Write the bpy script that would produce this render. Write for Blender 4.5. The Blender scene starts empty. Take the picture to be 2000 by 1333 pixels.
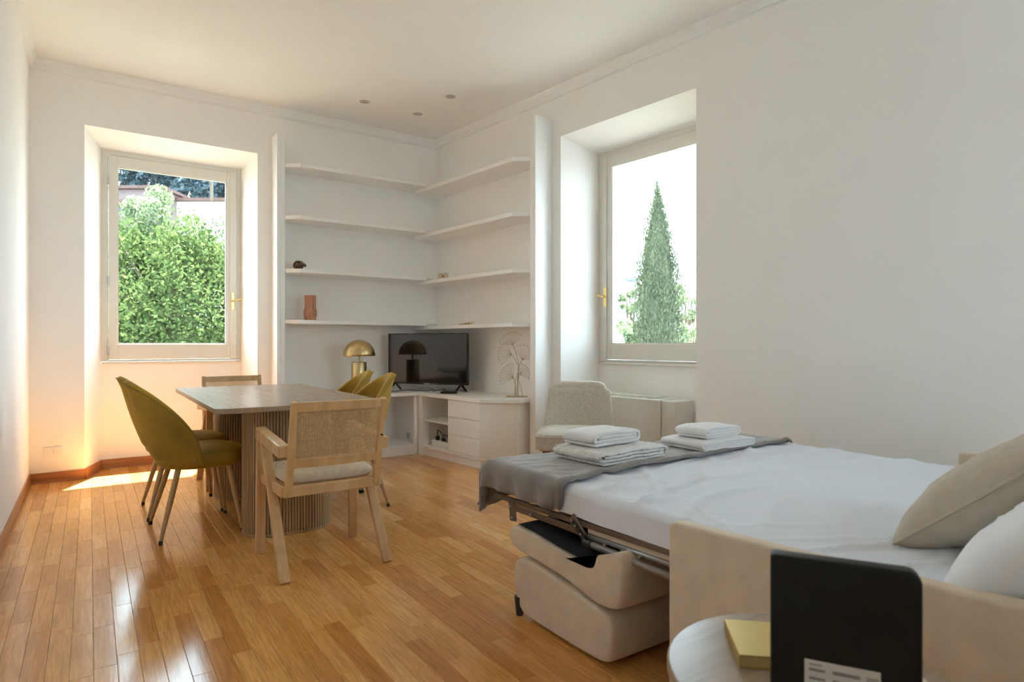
import bpy, bmesh, math, random
from mathutils import Vector, Matrix, noise as mnoise
random.seed(7)
SC = bpy.context.scene
COL = SC.collection
PI = math.pi

# ------------------------------------------------------------------ camera, sky, sun, exposure
CAM_H = 1.08
YAW = math.radians(34.5)
cd = bpy.data.cameras.new('camera'); cam = bpy.data.objects.new('camera', cd); COL.objects.link(cam)
cam.location = (0, 0, CAM_H); cam.rotation_euler = (PI/2, 0, -YAW)
cd.sensor_width = 36.0; cd.lens = 36.0*1200/2000; cd.shift_y = 5.5/2000; cd.clip_start = .05; cd.clip_end = 500
cd.dof.use_dof = True; cd.dof.focus_distance = 4.2; cd.dof.aperture_fstop = 4.5
SC.camera = cam
W = bpy.data.worlds.new('sky'); SC.world = W; W.use_nodes = True
wn = W.node_tree; bg = wn.nodes['Background']
bg.inputs['Color'].default_value = (0.68, 0.84, 1.0, 1); bg.inputs['Strength'].default_value = 1.15
sd = bpy.data.lights.new('sun', 'SUN'); sd.energy = 8.0; sd.angle = math.radians(.53); sd.color = (1, .93, .82)
sun = bpy.data.objects.new('sun', sd); COL.objects.link(sun)
sdir = Vector((-.43, -.90, -2.70)).normalized()
sun.rotation_euler = sdir.to_track_quat('-Z', 'Y').to_euler(); sun.location = (4, 12, 20)
SC.view_settings.view_transform = 'Standard'; SC.view_settings.look = 'None'
SC.view_settings.gamma = 1; SC.view_settings.use_curve_mapping = False
SC.view_settings.exposure = 3.38
SC.cycles.max_bounces = 14; SC.cycles.diffuse_bounces = 10; SC.cycles.transparent_max_bounces = 16

# ------------------------------------------------------------------ room constants
YA = 5.983; XC = -.385; CX = 3.111; ZC = 3.283; YR = -1.6
B = math.radians(6.4)
RB = PI + B                      # frame of the right wall: local x = into the room, local y = along the wall towards the camera
OB = Vector((CX, YA, 0))
MB_ = Matrix.Translation(OB) @ Matrix.Rotation(RB, 4, 'Z')
def fromB(v, u, z): return MB_ @ Vector((v, u, z))

# ------------------------------------------------------------------ materials
def new_mat(name):
    m = bpy.data.materials.new(name); m.use_nodes = True
    nt = m.node_tree; return m, nt, nt.nodes['Principled BSDF']
def mat(name, col, rough=.5, metal=0., var=.06, scale=8., bump=0., bscale=60., spec=.5, stretch=(1, 1, 1), sheen=0., coat=0.):
    m, nt, p = new_mat(name)
    p.inputs['Roughness'].default_value = rough; p.inputs['Metallic'].default_value = metal
    p.inputs['Specular IOR Level'].default_value = spec
    if sheen: p.inputs['Sheen Weight'].default_value = sheen; p.inputs['Sheen Roughness'].default_value = .4; p.inputs['Sheen Tint'].default_value = (*[min(1, c*2.2) for c in col], 1)
    if coat: p.inputs['Coat Weight'].default_value = coat
    tc = nt.nodes.new('ShaderNodeTexCoord'); mp = nt.nodes.new('ShaderNodeMapping'); mp.inputs['Scale'].default_value = stretch
    nt.links.new(tc.outputs['Object'], mp.inputs['Vector'])
    n = nt.nodes.new('ShaderNodeTexNoise'); n.inputs['Scale'].default_value = scale; n.inputs['Detail'].default_value = 5
    nt.links.new(mp.outputs['Vector'], n.inputs['Vector'])
    r = nt.nodes.new('ShaderNodeValToRGB')
    r.color_ramp.elements[0].position = .3; r.color_ramp.elements[1].position = .7
    r.color_ramp.elements[0].color = (*[c*(1-var) for c in col], 1); r.color_ramp.elements[1].color = (*[min(1, c*(1+var)) for c in col], 1)
    nt.links.new(n.outputs['Fac'], r.inputs['Fac']); nt.links.new(r.outputs['Color'], p.inputs['Base Color'])
    if bump:
        n2 = nt.nodes.new('ShaderNodeTexNoise'); n2.inputs['Scale'].default_value = bscale; n2.inputs['Detail'].default_value = 4
        nt.links.new(mp.outputs['Vector'], n2.inputs['Vector'])
        b = nt.nodes.new('ShaderNodeBump'); b.inputs['Strength'].default_value = bump; b.inputs['Distance'].default_value = .01
        nt.links.new(n2.outputs['Fac'], b.inputs['Height']); nt.links.new(b.outputs['Normal'], p.inputs['Normal'])
    return m
def wood(name, c1, c2, rough=.45, stretch=(30, 30, 2), scale=1.5, coat=0., bump=.05):
    m, nt, p = new_mat(name)
    p.inputs['Roughness'].default_value = rough
    if coat: p.inputs['Coat Weight'].default_value = coat; p.inputs['Coat Roughness'].default_value = .15
    tc = nt.nodes.new('ShaderNodeTexCoord'); mp = nt.nodes.new('ShaderNodeMapping'); mp.inputs['Scale'].default_value = stretch
    oi = nt.nodes.new('ShaderNodeObjectInfo'); ad = nt.nodes.new('ShaderNodeVectorMath'); ad.operation = 'ADD'
    mu = nt.nodes.new('ShaderNodeMath'); mu.operation = 'MULTIPLY'; mu.inputs[1].default_value = 37.
    nt.links.new(oi.outputs['Random'], mu.inputs[0]); nt.links.new(tc.outputs['Object'], mp.inputs['Vector'])
    nt.links.new(mp.outputs['Vector'], ad.inputs[0]); nt.links.new(mu.outputs[0], ad.inputs[1])
    n = nt.nodes.new('ShaderNodeTexNoise'); n.inputs['Scale'].default_value = scale; n.inputs['Detail'].default_value = 6; n.inputs['Distortion'].default_value = .6
    nt.links.new(ad.outputs[0], n.inputs['Vector'])
    r = nt.nodes.new('ShaderNodeValToRGB'); r.color_ramp.elements[0].position = .32; r.color_ramp.elements[1].position = .68
    r.color_ramp.elements[0].color = (*c1, 1); r.color_ramp.elements[1].color = (*c2, 1)
    nt.links.new(n.outputs['Fac'], r.inputs['Fac']); nt.links.new(r.outputs['Color'], p.inputs['Base Color'])
    b = nt.nodes.new('ShaderNodeBump'); b.inputs['Strength'].default_value = bump; b.inputs['Distance'].default_value = .005
    nt.links.new(n.outputs['Fac'], b.inputs['Height']); nt.links.new(b.outputs['Normal'], p.inputs['Normal'])
    return m
def plank_mat():
    m, nt, p = new_mat('oak_parquet')
    geo = nt.nodes.new('ShaderNodeNewGeometry'); oi = nt.nodes.new('ShaderNodeObjectInfo')
    at = nt.nodes.new('ShaderNodeAttribute'); at.attribute_name = 'tone'
    s = nt.nodes.new('ShaderNodeMath'); s.operation = 'ADD'
    nt.links.new(oi.outputs['Random'], s.inputs[0]); nt.links.new(at.outputs['Fac'], s.inputs[1])
    fr = nt.nodes.new('ShaderNodeMath'); fr.operation = 'FRACT'; nt.links.new(s.outputs[0], fr.inputs[0])
    r = nt.nodes.new('ShaderNodeValToRGB'); e = r.color_ramp.elements
    e[0].position = 0; e[0].color = (.55, .235, .060, 1); e[1].position = 1; e[1].color = (.82, .47, .175, 1)
    for pos, c in ((.3, (.65, .31, .088, 1)), (.6, (.73, .375, .115, 1)), (.85, (.69, .34, .100, 1))):
        k = e.new(pos); k.color = c
    nt.links.new(fr.outputs[0], r.inputs['Fac'])
    mp = nt.nodes.new('ShaderNodeMapping'); mp.inputs['Scale'].default_value = (70, 4, 1)
    nt.links.new(geo.outputs['Position'], mp.inputs['Vector'])
    ad = nt.nodes.new('ShaderNodeVectorMath'); ad.operation = 'ADD'
    mu = nt.nodes.new('ShaderNodeMath'); mu.operation = 'MULTIPLY'; mu.inputs[1].default_value = 91.
    nt.links.new(fr.outputs[0], mu.inputs[0]); nt.links.new(mp.outputs['Vector'], ad.inputs[0]); nt.links.new(mu.outputs[0], ad.inputs[1])
    n = nt.nodes.new('ShaderNodeTexNoise'); n.inputs['Scale'].default_value = 1.6; n.inputs['Detail'].default_value = 7; n.inputs['Distortion'].default_value = .8
    nt.links.new(ad.outputs[0], n.inputs['Vector'])
    r2 = nt.nodes.new('ShaderNodeValToRGB'); r2.color_ramp.elements[0].position = .3; r2.color_ramp.elements[1].position = .7
    r2.color_ramp.elements[0].color = (.74, .70, .66, 1); r2.color_ramp.elements[1].color = (1.12, 1.12, 1.10, 1)
    nt.links.new(n.outputs['Fac'], r2.inputs['Fac'])
    mx = nt.nodes.new('ShaderNodeMix'); mx.data_type = 'RGBA'; mx.blend_type = 'MULTIPLY'; mx.inputs['Factor'].default_value = 1
    nt.links.new(r.outputs['Color'], mx.inputs[6]); nt.links.new(r2.outputs['Color'], mx.inputs[7])
    nt.links.new(mx.outputs[2], p.inputs['Base Color'])
    n3 = nt.nodes.new('ShaderNodeTexNoise'); n3.inputs['Scale'].default_value = 5; n3.inputs['Detail'].default_value = 3
    nt.links.new(geo.outputs['Position'], n3.inputs['Vector'])
    mr = nt.nodes.new('ShaderNodeMapRange'); mr.inputs['To Min'].default_value = .10; mr.inputs['To Max'].default_value = .19
    nt.links.new(n3.outputs['Fac'], mr.inputs['Value']); nt.links.new(mr.outputs['Result'], p.inputs['Roughness'])
    p.inputs['Specular IOR Level'].default_value = .55
    b = nt.nodes.new('ShaderNodeBump'); b.inputs['Strength'].default_value = .04; b.inputs['Distance'].default_value = .004
    nt.links.new(n.outputs['Fac'], b.inputs['Height']); nt.links.new(b.outputs['Normal'], p.inputs['Normal'])
    return m
def glass_mat():
    m = bpy.data.materials.new('window_glass'); m.use_nodes = True; nt = m.node_tree; nt.nodes.clear()
    o = nt.nodes.new('ShaderNodeOutputMaterial'); t = nt.nodes.new('ShaderNodeBsdfTransparent'); t.inputs['Color'].default_value = (.93, .965, .95, 1)
    g = nt.nodes.new('ShaderNodeBsdfGlossy'); g.inputs['Roughness'].default_value = .02
    ge = nt.nodes.new('ShaderNodeNewGeometry'); dt = nt.nodes.new('ShaderNodeVectorMath'); dt.operation = 'DOT_PRODUCT'
    nt.links.new(ge.outputs['Normal'], dt.inputs[0]); nt.links.new(ge.outputs['Incoming'], dt.inputs[1])
    ab = nt.nodes.new('ShaderNodeMath'); ab.operation = 'ABSOLUTE'; nt.links.new(dt.outputs['Value'], ab.inputs[0])
    om = nt.nodes.new('ShaderNodeMath'); om.operation = 'SUBTRACT'; om.inputs[0].default_value = 1; nt.links.new(ab.outputs[0], om.inputs[1])
    pw = nt.nodes.new('ShaderNodeMath'); pw.operation = 'POWER'; pw.inputs[1].default_value = 5; nt.links.new(om.outputs[0], pw.inputs[0])
    f = nt.nodes.new('ShaderNodeMath'); f.operation = 'MULTIPLY_ADD'; f.inputs[1].default_value = .8; f.inputs[2].default_value = .03; nt.links.new(pw.outputs[0], f.inputs[0])
    x = nt.nodes.new('ShaderNodeMixShader'); nt.links.new(f.outputs[0], x.inputs[0]); nt.links.new(t.outputs[0], x.inputs[1]); nt.links.new(g.outputs[0], x.inputs[2])
    nt.links.new(x.outputs[0], o.inputs['Surface']); return m
def leaf_mat(name, c1, c2, trans=.35):
    m = bpy.data.materials.new(name); m.use_nodes = True; nt = m.node_tree; nt.nodes.clear()
    o = nt.nodes.new('ShaderNodeOutputMaterial')
    geo = nt.nodes.new('ShaderNodeNewGeometry')
    n = nt.nodes.new('ShaderNodeTexNoise'); n.inputs['Scale'].default_value = 1.7; n.inputs['Detail'].default_value = 6
    nt.links.new(geo.outputs['Position'], n.inputs['Vector'])
    s = nt.nodes.new('ShaderNodeMath'); s.operation = 'ADD'; s.inputs[1].default_value = -.25
    s2 = nt.nodes.new('ShaderNodeMath'); s2.operation = 'MULTIPLY_ADD'; s2.inputs[1].default_value = .5
    nt.links.new(geo.outputs['Random Per Island'], s2.inputs[0]); nt.links.new(n.outputs['Fac'], s.inputs[0]); nt.links.new(s.outputs[0], s2.inputs[2])
    r = nt.nodes.new('ShaderNodeValToRGB'); r.color_ramp.elements[0].position = .2; r.color_ramp.elements[1].position = .8
    r.color_ramp.elements[0].color = (*c1, 1); r.color_ramp.elements[1].color = (*c2, 1); nt.links.new(s2.outputs[0], r.inputs['Fac'])
    d = nt.nodes.new('ShaderNodeBsdfDiffuse'); t = nt.nodes.new('ShaderNodeBsdfTranslucent')
    nt.links.new(r.outputs['Color'], d.inputs['Color']); nt.links.new(r.outputs['Color'], t.inputs['Color'])
    x = nt.nodes.new('ShaderNodeMixShader'); x.inputs[0].default_value = trans
    nt.links.new(d.outputs[0], x.inputs[1]); nt.links.new(t.outputs[0], x.inputs[2]); nt.links.new(x.outputs[0], o.inputs['Surface']); return m

M = {}
M['wall'] = mat('white_wall_paint', (.90, .885, .86), .85, var=.012, scale=3, bump=.02, bscale=180)
M['ceil'] = mat('white_ceiling_paint', (.895, .876, .846), .62, var=.012, scale=2, bump=.015, bscale=120)
M['frame'] = mat('window_white_enamel', (.74, .72, .665), .35, var=.02, scale=6, bump=.02, bscale=30)
M['lacq'] = mat('white_lacquer', (.875, .865, .845), .4, var=.012, scale=4)
M['base'] = wood('cherry_baseboard', (.33, .115, .035), (.46, .19, .065), .35, stretch=(2, 2, 30))
M['plank'] = plank_mat()
M['gap'] = mat('dark_joint_filler', (.14, .06, .024), .8)
M['glass'] = glass_mat()
M['brass'] = mat('polished_brass', (.80, .56, .20), .22, 1., var=.05)
M['brass_s'] = mat('satin_brass_lamp', (.62, .47, .24), .30, 1., var=.05, scale=3, stretch=(1, 1, 6))
M['steel'] = mat('dull_steel', (.5, .5, .49), .35, 1.)
M['black'] = mat('black_plastic', (.012, .013, .014), .35, var=.1)
M['tvscreen'] = mat('glossy_black_screen', (.006, .006, .008), .06, var=.02, spec=.6)
M['velvet'] = mat('mustard_velvet', (.30, .172, .012), .75, var=.30, scale=5, bump=.05, bscale=200, sheen=.6)
M['pipe'] = mat('olive_piping', (.27, .185, .02), .8)
M['chairleg'] = wood('beech_chair_leg', (.42, .25, .10), (.55, .35, .16), .4)
M['tip'] = mat('black_foot_tip', (.02, .018, .016), .5)
M['oak'] = wood('pale_ash_wood', (.57, .34, .148), (.69, .45, .225), .42, stretch=(18, 18, 2))
M['oakb'] = wood('weathered_oak_arm_chair', (.40, .25, .11), (.55, .36, .17), .45, stretch=(18, 18, 2))
M['cane'] = mat('woven_cane', (.62, .43, .22), .6, var=.18, scale=60)
M['linen'] = mat('beige_linen', (.64, .535, .40), .9, var=.08, scale=40, bump=.15, bscale=400)
M['top'] = wood('sawn_oak_table_top', (.30, .212, .138), (.385, .280, .188), .27, stretch=(45, 2.2, 16), scale=1.2)
M['slat'] = wood('oak_slat', (.33, .215, .105), (.46, .315, .165), .5, stretch=(22, 22, 2))
M['felt'] = mat('dark_slat_backing', (.045, .03, .02), .9)
M['sofa'] = mat('beige_microfibre', (.68, .565, .435), .92, var=.07, scale=14, bump=.05, bscale=160, sheen=.25)
M['sheet'] = mat('white_cotton_sheet', (.75, .785, .855), .9, var=.01, scale=5, bump=.02, bscale=60)
M['pillowcase'] = mat('white_pillowcase', (.82, .84, .88), .9, var=.01, scale=5)
M['cushion'] = mat('stone_linen_cushion', (.53, .465, .375), .92, var=.06, scale=30, bump=.08, bscale=200)
M['blanket'] = mat('grey_plush_blanket', (.235, .215, .200), .9, var=.14, scale=9, bump=.06, bscale=120, sheen=1.)
M['towel'] = mat('white_terry_towel', (.82, .81, .81), .95, var=.02, scale=20, bump=.35, bscale=260)
M['towel2'] = mat('ivory_terry_towel', (.78, .765, .745), .95, var=.03, scale=20, bump=.35, bscale=260)
M['bedmetal'] = mat('brown_bed_frame_paint', (.155, .115, .09), .4, .4, var=.08)
M['bedmetal2'] = mat('grey_bed_tube', (.27, .25, .225), .35, .5, var=.06)
M['darkfab'] = mat('black_dotted_lining', (.012, .013, .015), .9, var=.6, scale=90)
M['slipper'] = mat('greige_tweed', (.50, .44, .365), .95, var=.14, scale=70, bump=.2, bscale=300)
M['darkleg'] = wood('walnut_leg', (.16, .065, .03), (.25, .11, .05), .4)
M['fancoil'] = mat('cream_radiator_paint', (.70, .695, .64), .4, var=.015)
M['terra'] = mat('terracotta_glaze', (.50, .22, .125), .5, var=.12, scale=20)
M['knot'] = wood('dark_knot_wood', (.07, .028, .014), (.17, .075, .04), .3)
M['papery'] = mat('cream_carved_wood', (.62, .50, .34), .6, var=.06)
M['gold'] = mat('champagne_gold_cover', (.58, .41, .13), .38, .75, var=.04)
M['pages'] = mat('gilt_page_edge', (.78, .62, .33), .35, .6, var=.05, stretch=(1, 1, 60))
M['rtop'] = wood('greyed_oak_side_table', (.30, .21, .135), (.385, .275, .185), .28, stretch=(2.2, 45, 16), scale=1.2)
M['router'] = mat('matt_black_router', (.010, .012, .0125), .5, var=.1, spec=.25)
M['label'] = mat('white_sticker', (.62, .63, .62), .6)
M['ink'] = mat('grey_ink', (.22, .22, .23), .7)
M['cream'] = mat('cream_card', (.70, .67, .58), .7)
M['wire'] = mat('antique_gold_wire', (.46, .36, .22), .35, 1.)
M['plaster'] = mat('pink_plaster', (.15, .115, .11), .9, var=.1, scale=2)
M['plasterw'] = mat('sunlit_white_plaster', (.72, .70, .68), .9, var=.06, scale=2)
M['rooft'] = mat('brown_roof_tile', (.09, .05, .042), .9, var=.25, scale=6)
M['grass'] = mat('dry_ground', (.13, .13, .10), .95, var=.2, scale=.3)
M['asph'] = mat('pale_lamp_paint', (.13, .15, .20), .5)
M['asph2'] = mat('grey_asphalt', (.12, .12, .12), .9, var=.1, scale=2)
M['bark'] = mat('bark', (.10, .075, .055), .9, var=.3, scale=14)
M['leaf'] = leaf_mat('bright_spring_leaf', (.035, .062, .018), (.115, .155, .060), .35)
M['pine'] = leaf_mat('blue_pine_needle', (.028, .046, .056), (.075, .108, .125), .1)
M['cyp'] = leaf_mat('cypress_foliage', (.050, .066, .038), (.125, .145, .090), .2)
M['shrub'] = leaf_mat('pale_shrub_leaf', (.10, .145, .075), (.24, .28, .17), .3)
M['hole'] = mat('dark_socket_hole', (.02, .02, .02), .8)
M['lampwhite'] = mat('unlit_downlight_glass', (.50, .47, .42), .5)

# ------------------------------------------------------------------ mesh helpers
class MB:
    def __init__(s): s.v = []; s.f = []
    def add(s, vs, fs):
        o = len(s.v); s.v += [tuple(p) for p in vs]; s.f += [tuple(i+o for i in q) for q in fs]; return s
    def box(s, x0, x1, y0, y1, z0, z1):
        return s.add([(x0, y0, z0), (x1, y0, z0), (x1, y1, z0), (x0, y1, z0), (x0, y0, z1), (x1, y0, z1), (x1, y1, z1), (x0, y1, z1)],
                     [(3, 2, 1, 0), (4, 5, 6, 7), (0, 1, 5, 4), (1, 2, 6, 5), (2, 3, 7, 6), (3, 0, 4, 7)])
    def hexa(s, lo, hi):            # lo, hi: four points each, counter-clockwise seen from above
        return s.add(list(lo)+list(hi), [(3, 2, 1, 0), (4, 5, 6, 7), (0, 1, 5, 4), (1, 2, 6, 5), (2, 3, 7, 6), (3, 0, 4, 7)])
    def prism(s, poly, z0, z1):
        n = len(poly)
        return s.add([(x, y, z0) for x, y in poly]+[(x, y, z1) for x, y in poly],
                     [tuple(range(n-1, -1, -1)), tuple(range(n, 2*n))]+[(i, (i+1) % n, n+(i+1) % n, n+i) for i in range(n)])
    def bar(s, a, b, w, h, up=(0, 0, 1), w2=None, h2=None):   # rectangular bar from a to b
        a = Vector(a); b = Vector(b); d = (b-a).normalized(); up = Vector(up)
        sx = d.cross(up); 
        if sx.length < 1e-4: sx = d.cross(Vector((0, 1, 0)))
        sx.normalize(); sy = sx.cross(d).normalized()
        w2 = w if w2 is None else w2; h2 = h if h2 is None else h2
        def ring(c, w, h): return [c-sx*w/2-sy*h/2, c+sx*w/2-sy*h/2, c+sx*w/2+sy*h/2, c-sx*w/2+sy*h/2]
        return s.add(ring(a, w, h)+ring(b, w2, h2), [(0, 1, 2, 3)[::-1], (4, 5, 6, 7), (0, 1, 5, 4), (1, 2, 6, 5), (2, 3, 7, 6), (3, 0, 4, 7)])
    def tube(s, pts, r, n=8, closed=False):
        pts = [Vector(p) for p in pts]; L = len(pts); rs = r if isinstance(r, (list, tuple)) else [r]*L
        vs = []; ref = None
        for i, p in enumerate(pts):
            if closed: d = pts[(i+1) % L]-pts[i-1]
            else: d = pts[min(i+1, L-1)]-pts[max(i-1, 0)]
            d = d.normalized() if d.length > 1e-9 else Vector((0, 0, 1))
            if ref is None: ref = d.orthogonal().normalized()
            ref = (ref-d*ref.dot(d)); ref = ref.normalized() if ref.length > 1e-6 else d.orthogonal().normalized()
            q = d.cross(ref)
            vs += [p+(ref*math.cos(2*PI*k/n)+q*math.sin(2*PI*k/n))*rs[i] for k in range(n)]
        fs = []
        for i in range(L if closed else L-1):
            a = i*n; b = ((i+1) % L)*n
            fs += [(a+k, a+(k+1) % n, b+(k+1) % n, b+k) for k in range(n)]
        if not closed: fs += [tuple(range(n-1, -1, -1)), tuple(range((L-1)*n, L*n))]
        return s.add(vs, fs)
    def lathe(s, prof, n=32, c=(0, 0, 0)):     # prof: (r,z) bottom to top
        vs = []; 
        for r, z in prof: vs += [(c[0]+r*math.cos(2*PI*k/n), c[1]+r*math.sin(2*PI*k/n), c[2]+z) for k in range(n)]
        L = len(prof); fs = [(i*n+k, i*n+(k+1) % n, (i+1)*n+(k+1) % n, (i+1)*n+k) for i in range(L-1) for k in range(n)]
        if prof[0][0] > 1e-6: fs.append(tuple(range(n-1, -1, -1)))
        if prof[-1][0] > 1e-6: fs.append(tuple(range((L-1)*n, L*n)))
        return s.add(vs, fs)
    def grid(s, fn, nu, nv, cu=False):
        vs = [fn(i/(nu if cu else nu-1) if nu > 1 else 0, j/(nv-1)) for j in range(nv) for i in range(nu)]
        fs = []
        for j in range(nv-1):
            for i in range(nu if cu else nu-1):
                i2 = (i+1) % nu; fs.append((j*nu+i, j*nu+i2, (j+1)*nu+i2, (j+1)*nu+i))
        return s.add(vs, fs)
    def mesh(s, name):
        me = bpy.data.meshes.new(name); me.from_pydata([tuple(p) for p in s.v], [], s.f); me.update(); return me
    def build(s, name, m, parent=None, smooth=False, bevel=0., sub=0, fix=True, seg=2):
        me = s.mesh(name)
        if fix:
            bm = bmesh.new(); bm.from_mesh(me); bmesh.ops.recalc_face_normals(bm, faces=bm.faces); bm.to_mesh(me); bm.free()
        me.materials.append(M[m] if isinstance(m, str) else m)
        o = bpy.data.objects.new(name, me); COL.objects.link(o)
        if parent: o.parent = parent
        if bevel:
            b = o.modifiers.new('bevel', 'BEVEL'); b.width = bevel; b.segments = seg; b.limit_method = 'ANGLE'; b.angle_limit = math.radians(40)
        if sub:
            k = o.modifiers.new('sub', 'SUBSURF'); k.levels = sub; k.render_levels = sub
        if smooth or sub or (bevel and seg > 2):
            for p in me.polygons: p.use_smooth = True
            if smooth == 'angle': me.set_sharp_from_angle(angle=math.radians(45))
        return o
def tag(o, label=None, cat=None, group=None, kind=None):
    if label: o['label'] = label
    if cat: o['category'] = cat
    if group: o['group'] = group
    if kind: o['kind'] = kind
    return o
def thing(name, label, cat, loc=(0, 0, 0), rz=0., group=None, kind=None):
    o = bpy.data.objects.new(name, None); COL.objects.link(o); o.empty_display_size = .1
    o.location = loc; o.rotation_euler = (0, 0, rz); tag(o, label, cat, group, kind); return o
def copy_tree(o, parent=None):
    c = o.copy(); COL.objects.link(c); c.parent = parent
    for ch in list(o.children): copy_tree(ch, c)
    return c
def rbox(x0, x1, y0, y1, z0, z1): return MB().box(x0, x1, y0, y1, z0, z1)
def nz(p, s=1., o=0.): return mnoise.noise(Vector((p[0]*s+o, p[1]*s+o*1.3, p[2]*s-o)))

# ================================================================== SETTING
# ---- floor with single planks
floor = rbox(XC-.3, 4.3, YR-.2, 6.6, -.25, -.011).build('floor', 'gap'); tag(floor, kind='structure')
PW = .066
def plank_geo(w, l, x=0, y=0):
    g = .0004; c = .0010; t = .011
    a = w/2-g; b = l/2-g
    lo = [(x-a, y-b, -t), (x+a, y-b, -t), (x+a, y+b, -t), (x-a, y+b, -t)]
    m_ = [(x-a, y-b, -c), (x+a, y-b, -c), (x+a, y+b, -c), (x-a, y+b, -c)]
    hi = [(x-a+c, y-b+c, 0), (x+a-c, y-b+c, 0), (x+a-c, y+b-c, 0), (x-a+c, y+b-c, 0)]
    fs = [(8, 9, 10, 11)]+[(i, (i+1) % 4, 4+(i+1) % 4, 4+i) for i in range(4)]+[(4+i, 4+(i+1) % 4, 8+(i+1) % 4, 8+i) for i in range(4)]
    return lo+m_+hi, fs
def project(x, y, z):
    fx, fy = math.sin(YAW), math.cos(YAW)
    d = x*fx+y*fy
    if d < .3: return None
    return 1000+1200*(x*fy-y*fx)/d, 672-1200*(z-CAM_H)/d, d
LENS = [.30, .36, .42, .48, .54]
pl = []
nrow = int((4.2-XC)/PW)+1
for i in range(nrow):
    x = XC+PW*(i+.5); y = YR-random.random()*.5
    while y < 6.45:
        k = random.randrange(5); l = LENS[k]
        xm = CX+(YA-y)*math.tan(B)+.5
        if x < xm: pl.append((x, y+l/2, k))
        y += l
def score(p):
    q = project(p[0], p[1], 0)
    if not q or not (-20 < q[0] < 2020 and q[1] < 1345): return -1
    if p[0] > 1.42 and p[1] < 2.35: return -1
    if p[0] > 1.9 and p[1] < 3.2: return -.5
    return 1/q[2]**3*LENS[p[2]]
order = sorted(pl, key=score, reverse=True)
pm = []
for k in range(5):
    b_ = MB(); b_.add(*plank_geo(PW, LENS[k])); me = b_.mesh('plank'); me.materials.append(M['plank']); pm.append(me)
for p in order[:300]:
    o = bpy.data.objects.new('plank', pm[p[2]]); COL.objects.link(o); o.location = (p[0], p[1], 0); o.parent = floor
fld = MB(); tones = []
for p in order[300:]:
    fld.add(*plank_geo(PW, LENS[p[2]], p[0], p[1])); tones += [random.random()]*12
fo = fld.build('plank_field', 'plank', floor); fo['kind'] = 'stuff'
a_ = fo.data.attributes.new('tone', 'FLOAT', 'POINT'); a_.data.foreach_set('value', tones)

# ---- back wall with window niche
ZT = 3.45
NX0, NX1, NI0, NI1, YN, YO = -.035, 1.272, .078, 1.206, 6.378, 6.52
wb = MB()
wb.prism([(-.75, YA), (NX0, YA), (NI0, YN), (NI0, YO), (-.75, YO)], -.2, ZT)
wb.prism([(NX1, YA), (3.35, YA), (3.35, YO), (NI1, YO), (NI1, YN)], -.2, ZT)
wb.hexa([(NX0, YA, 2.833), (NX1, YA, 2.833), (NI1, YN, 2.765), (NI0, YN, 2.765)], [(NX0, YA, ZT), (NX1, YA, ZT), (NI1, YN, ZT), (NI0, YN, ZT)])
wb.box(NI0, NI1, YN, YO, 2.765, ZT)
wb.box(NI0, NI1, YN, YO, -.2, .905)
tag(wb.build('wall_back', 'wall'), kind='structure')
# ---- right wall in its own frame (x into room, y along)
UX0, UX1, UI0, UI1, VN, VO = 1.897, 3.212, 1.975, 3.125, -.40, -.55
wr = MB()
wr.prism([(0, -.35), (0, UX0), (VN, UI0), (VO, UI0), (VO, -.35)][::-1], -.2, ZT)
wr.prism([(0, UX1), (0, 8.2), (VO, 8.2), (VO, UI1), (VN, UI1)][::-1], -.2, ZT)
wr.hexa([(0, UX0, 2.858), (0, UX1, 2.858), (VN, UI1, 2.765), (VN, UI0, 2.765)], [(0, UX0, ZT), (0, UX1, ZT), (VN, UI1, ZT), (VN, UI0, ZT)])
wr.box(VO, VN, UI0, UI1, 2.765, ZT); wr.box(VO, VN, UI0, UI1, -.2, .905)
o = wr.build('wall_right', 'wall'); o.location = OB; o.rotation_euler = (0, 0, RB); tag(o, kind='structure')
tag(rbox(XC-.3, XC, YR-.2, YO, -.2, ZT).build('wall_left', 'wall'), kind='structure')
FX0, FX1 = 2.45, 3.50                # opening of an added, unseen window behind the camera, for fill daylight
tag(MB().box(XC-.3, FX0, YR-.3, YR, -.2, ZT).box(FX1, 4.9, YR-.3, YR, -.2, ZT).box(FX0, FX1, YR-.3, YR, -.2, .905).box(FX0, FX1, YR-.3, YR, 2.765, ZT).build('wall_front', 'wall'), kind='structure')
tag(rbox(XC-.3, 4.9, YR-.3, YO, ZC, ZC+.25).build('ceiling', 'ceil'), kind='structure')
# ---- cornices: board with a fine reveal below
def cornice(name, pts, side, fr=None):
    # pts plan polyline of the wall; side offset vector builder
    b_ = MB()
    (x0, y0), (x1, y1) = pts; d = Vector((x1-x0, y1-y0, 0)).normalized(); n_ = Vector((-d.y, d.x, 0))*side
    prof = [(0, 3.196), (.010, 3.196), (.010, 3.204), (.022, 3.206), (.026, 3.214), (.030, 3.245), (.040, 3.262), (.046, 3.272), (.046, ZC+.01), (0, ZC+.01)]
    A = [Vector((x0, y0, 0))+n_*p+Vector((0, 0, z)) for p, z in prof]; E_ = [Vector((x1, y1, 0))+n_*p+Vector((0, 0, z)) for p, z in prof]
    k = len(prof); b_.add(A+E_, [(i, (i+1) % k, k+(i+1) % k, k+i) for i in range(k)]+[tuple(range(k)), tuple(range(2*k-1, k-1, -1))])
    return tag(b_.build(name, 'lacq'), kind='structure')
cornice('trim_1', [(XC, YA), (CX, YA)], -1)
eB = fromB(0, 7.6, 0)
cornice('trim_2', [(CX, YA), (eB.x, eB.y)], -1)
cornice('trim_3', [(XC, YR), (XC, YA)], -1)
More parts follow.
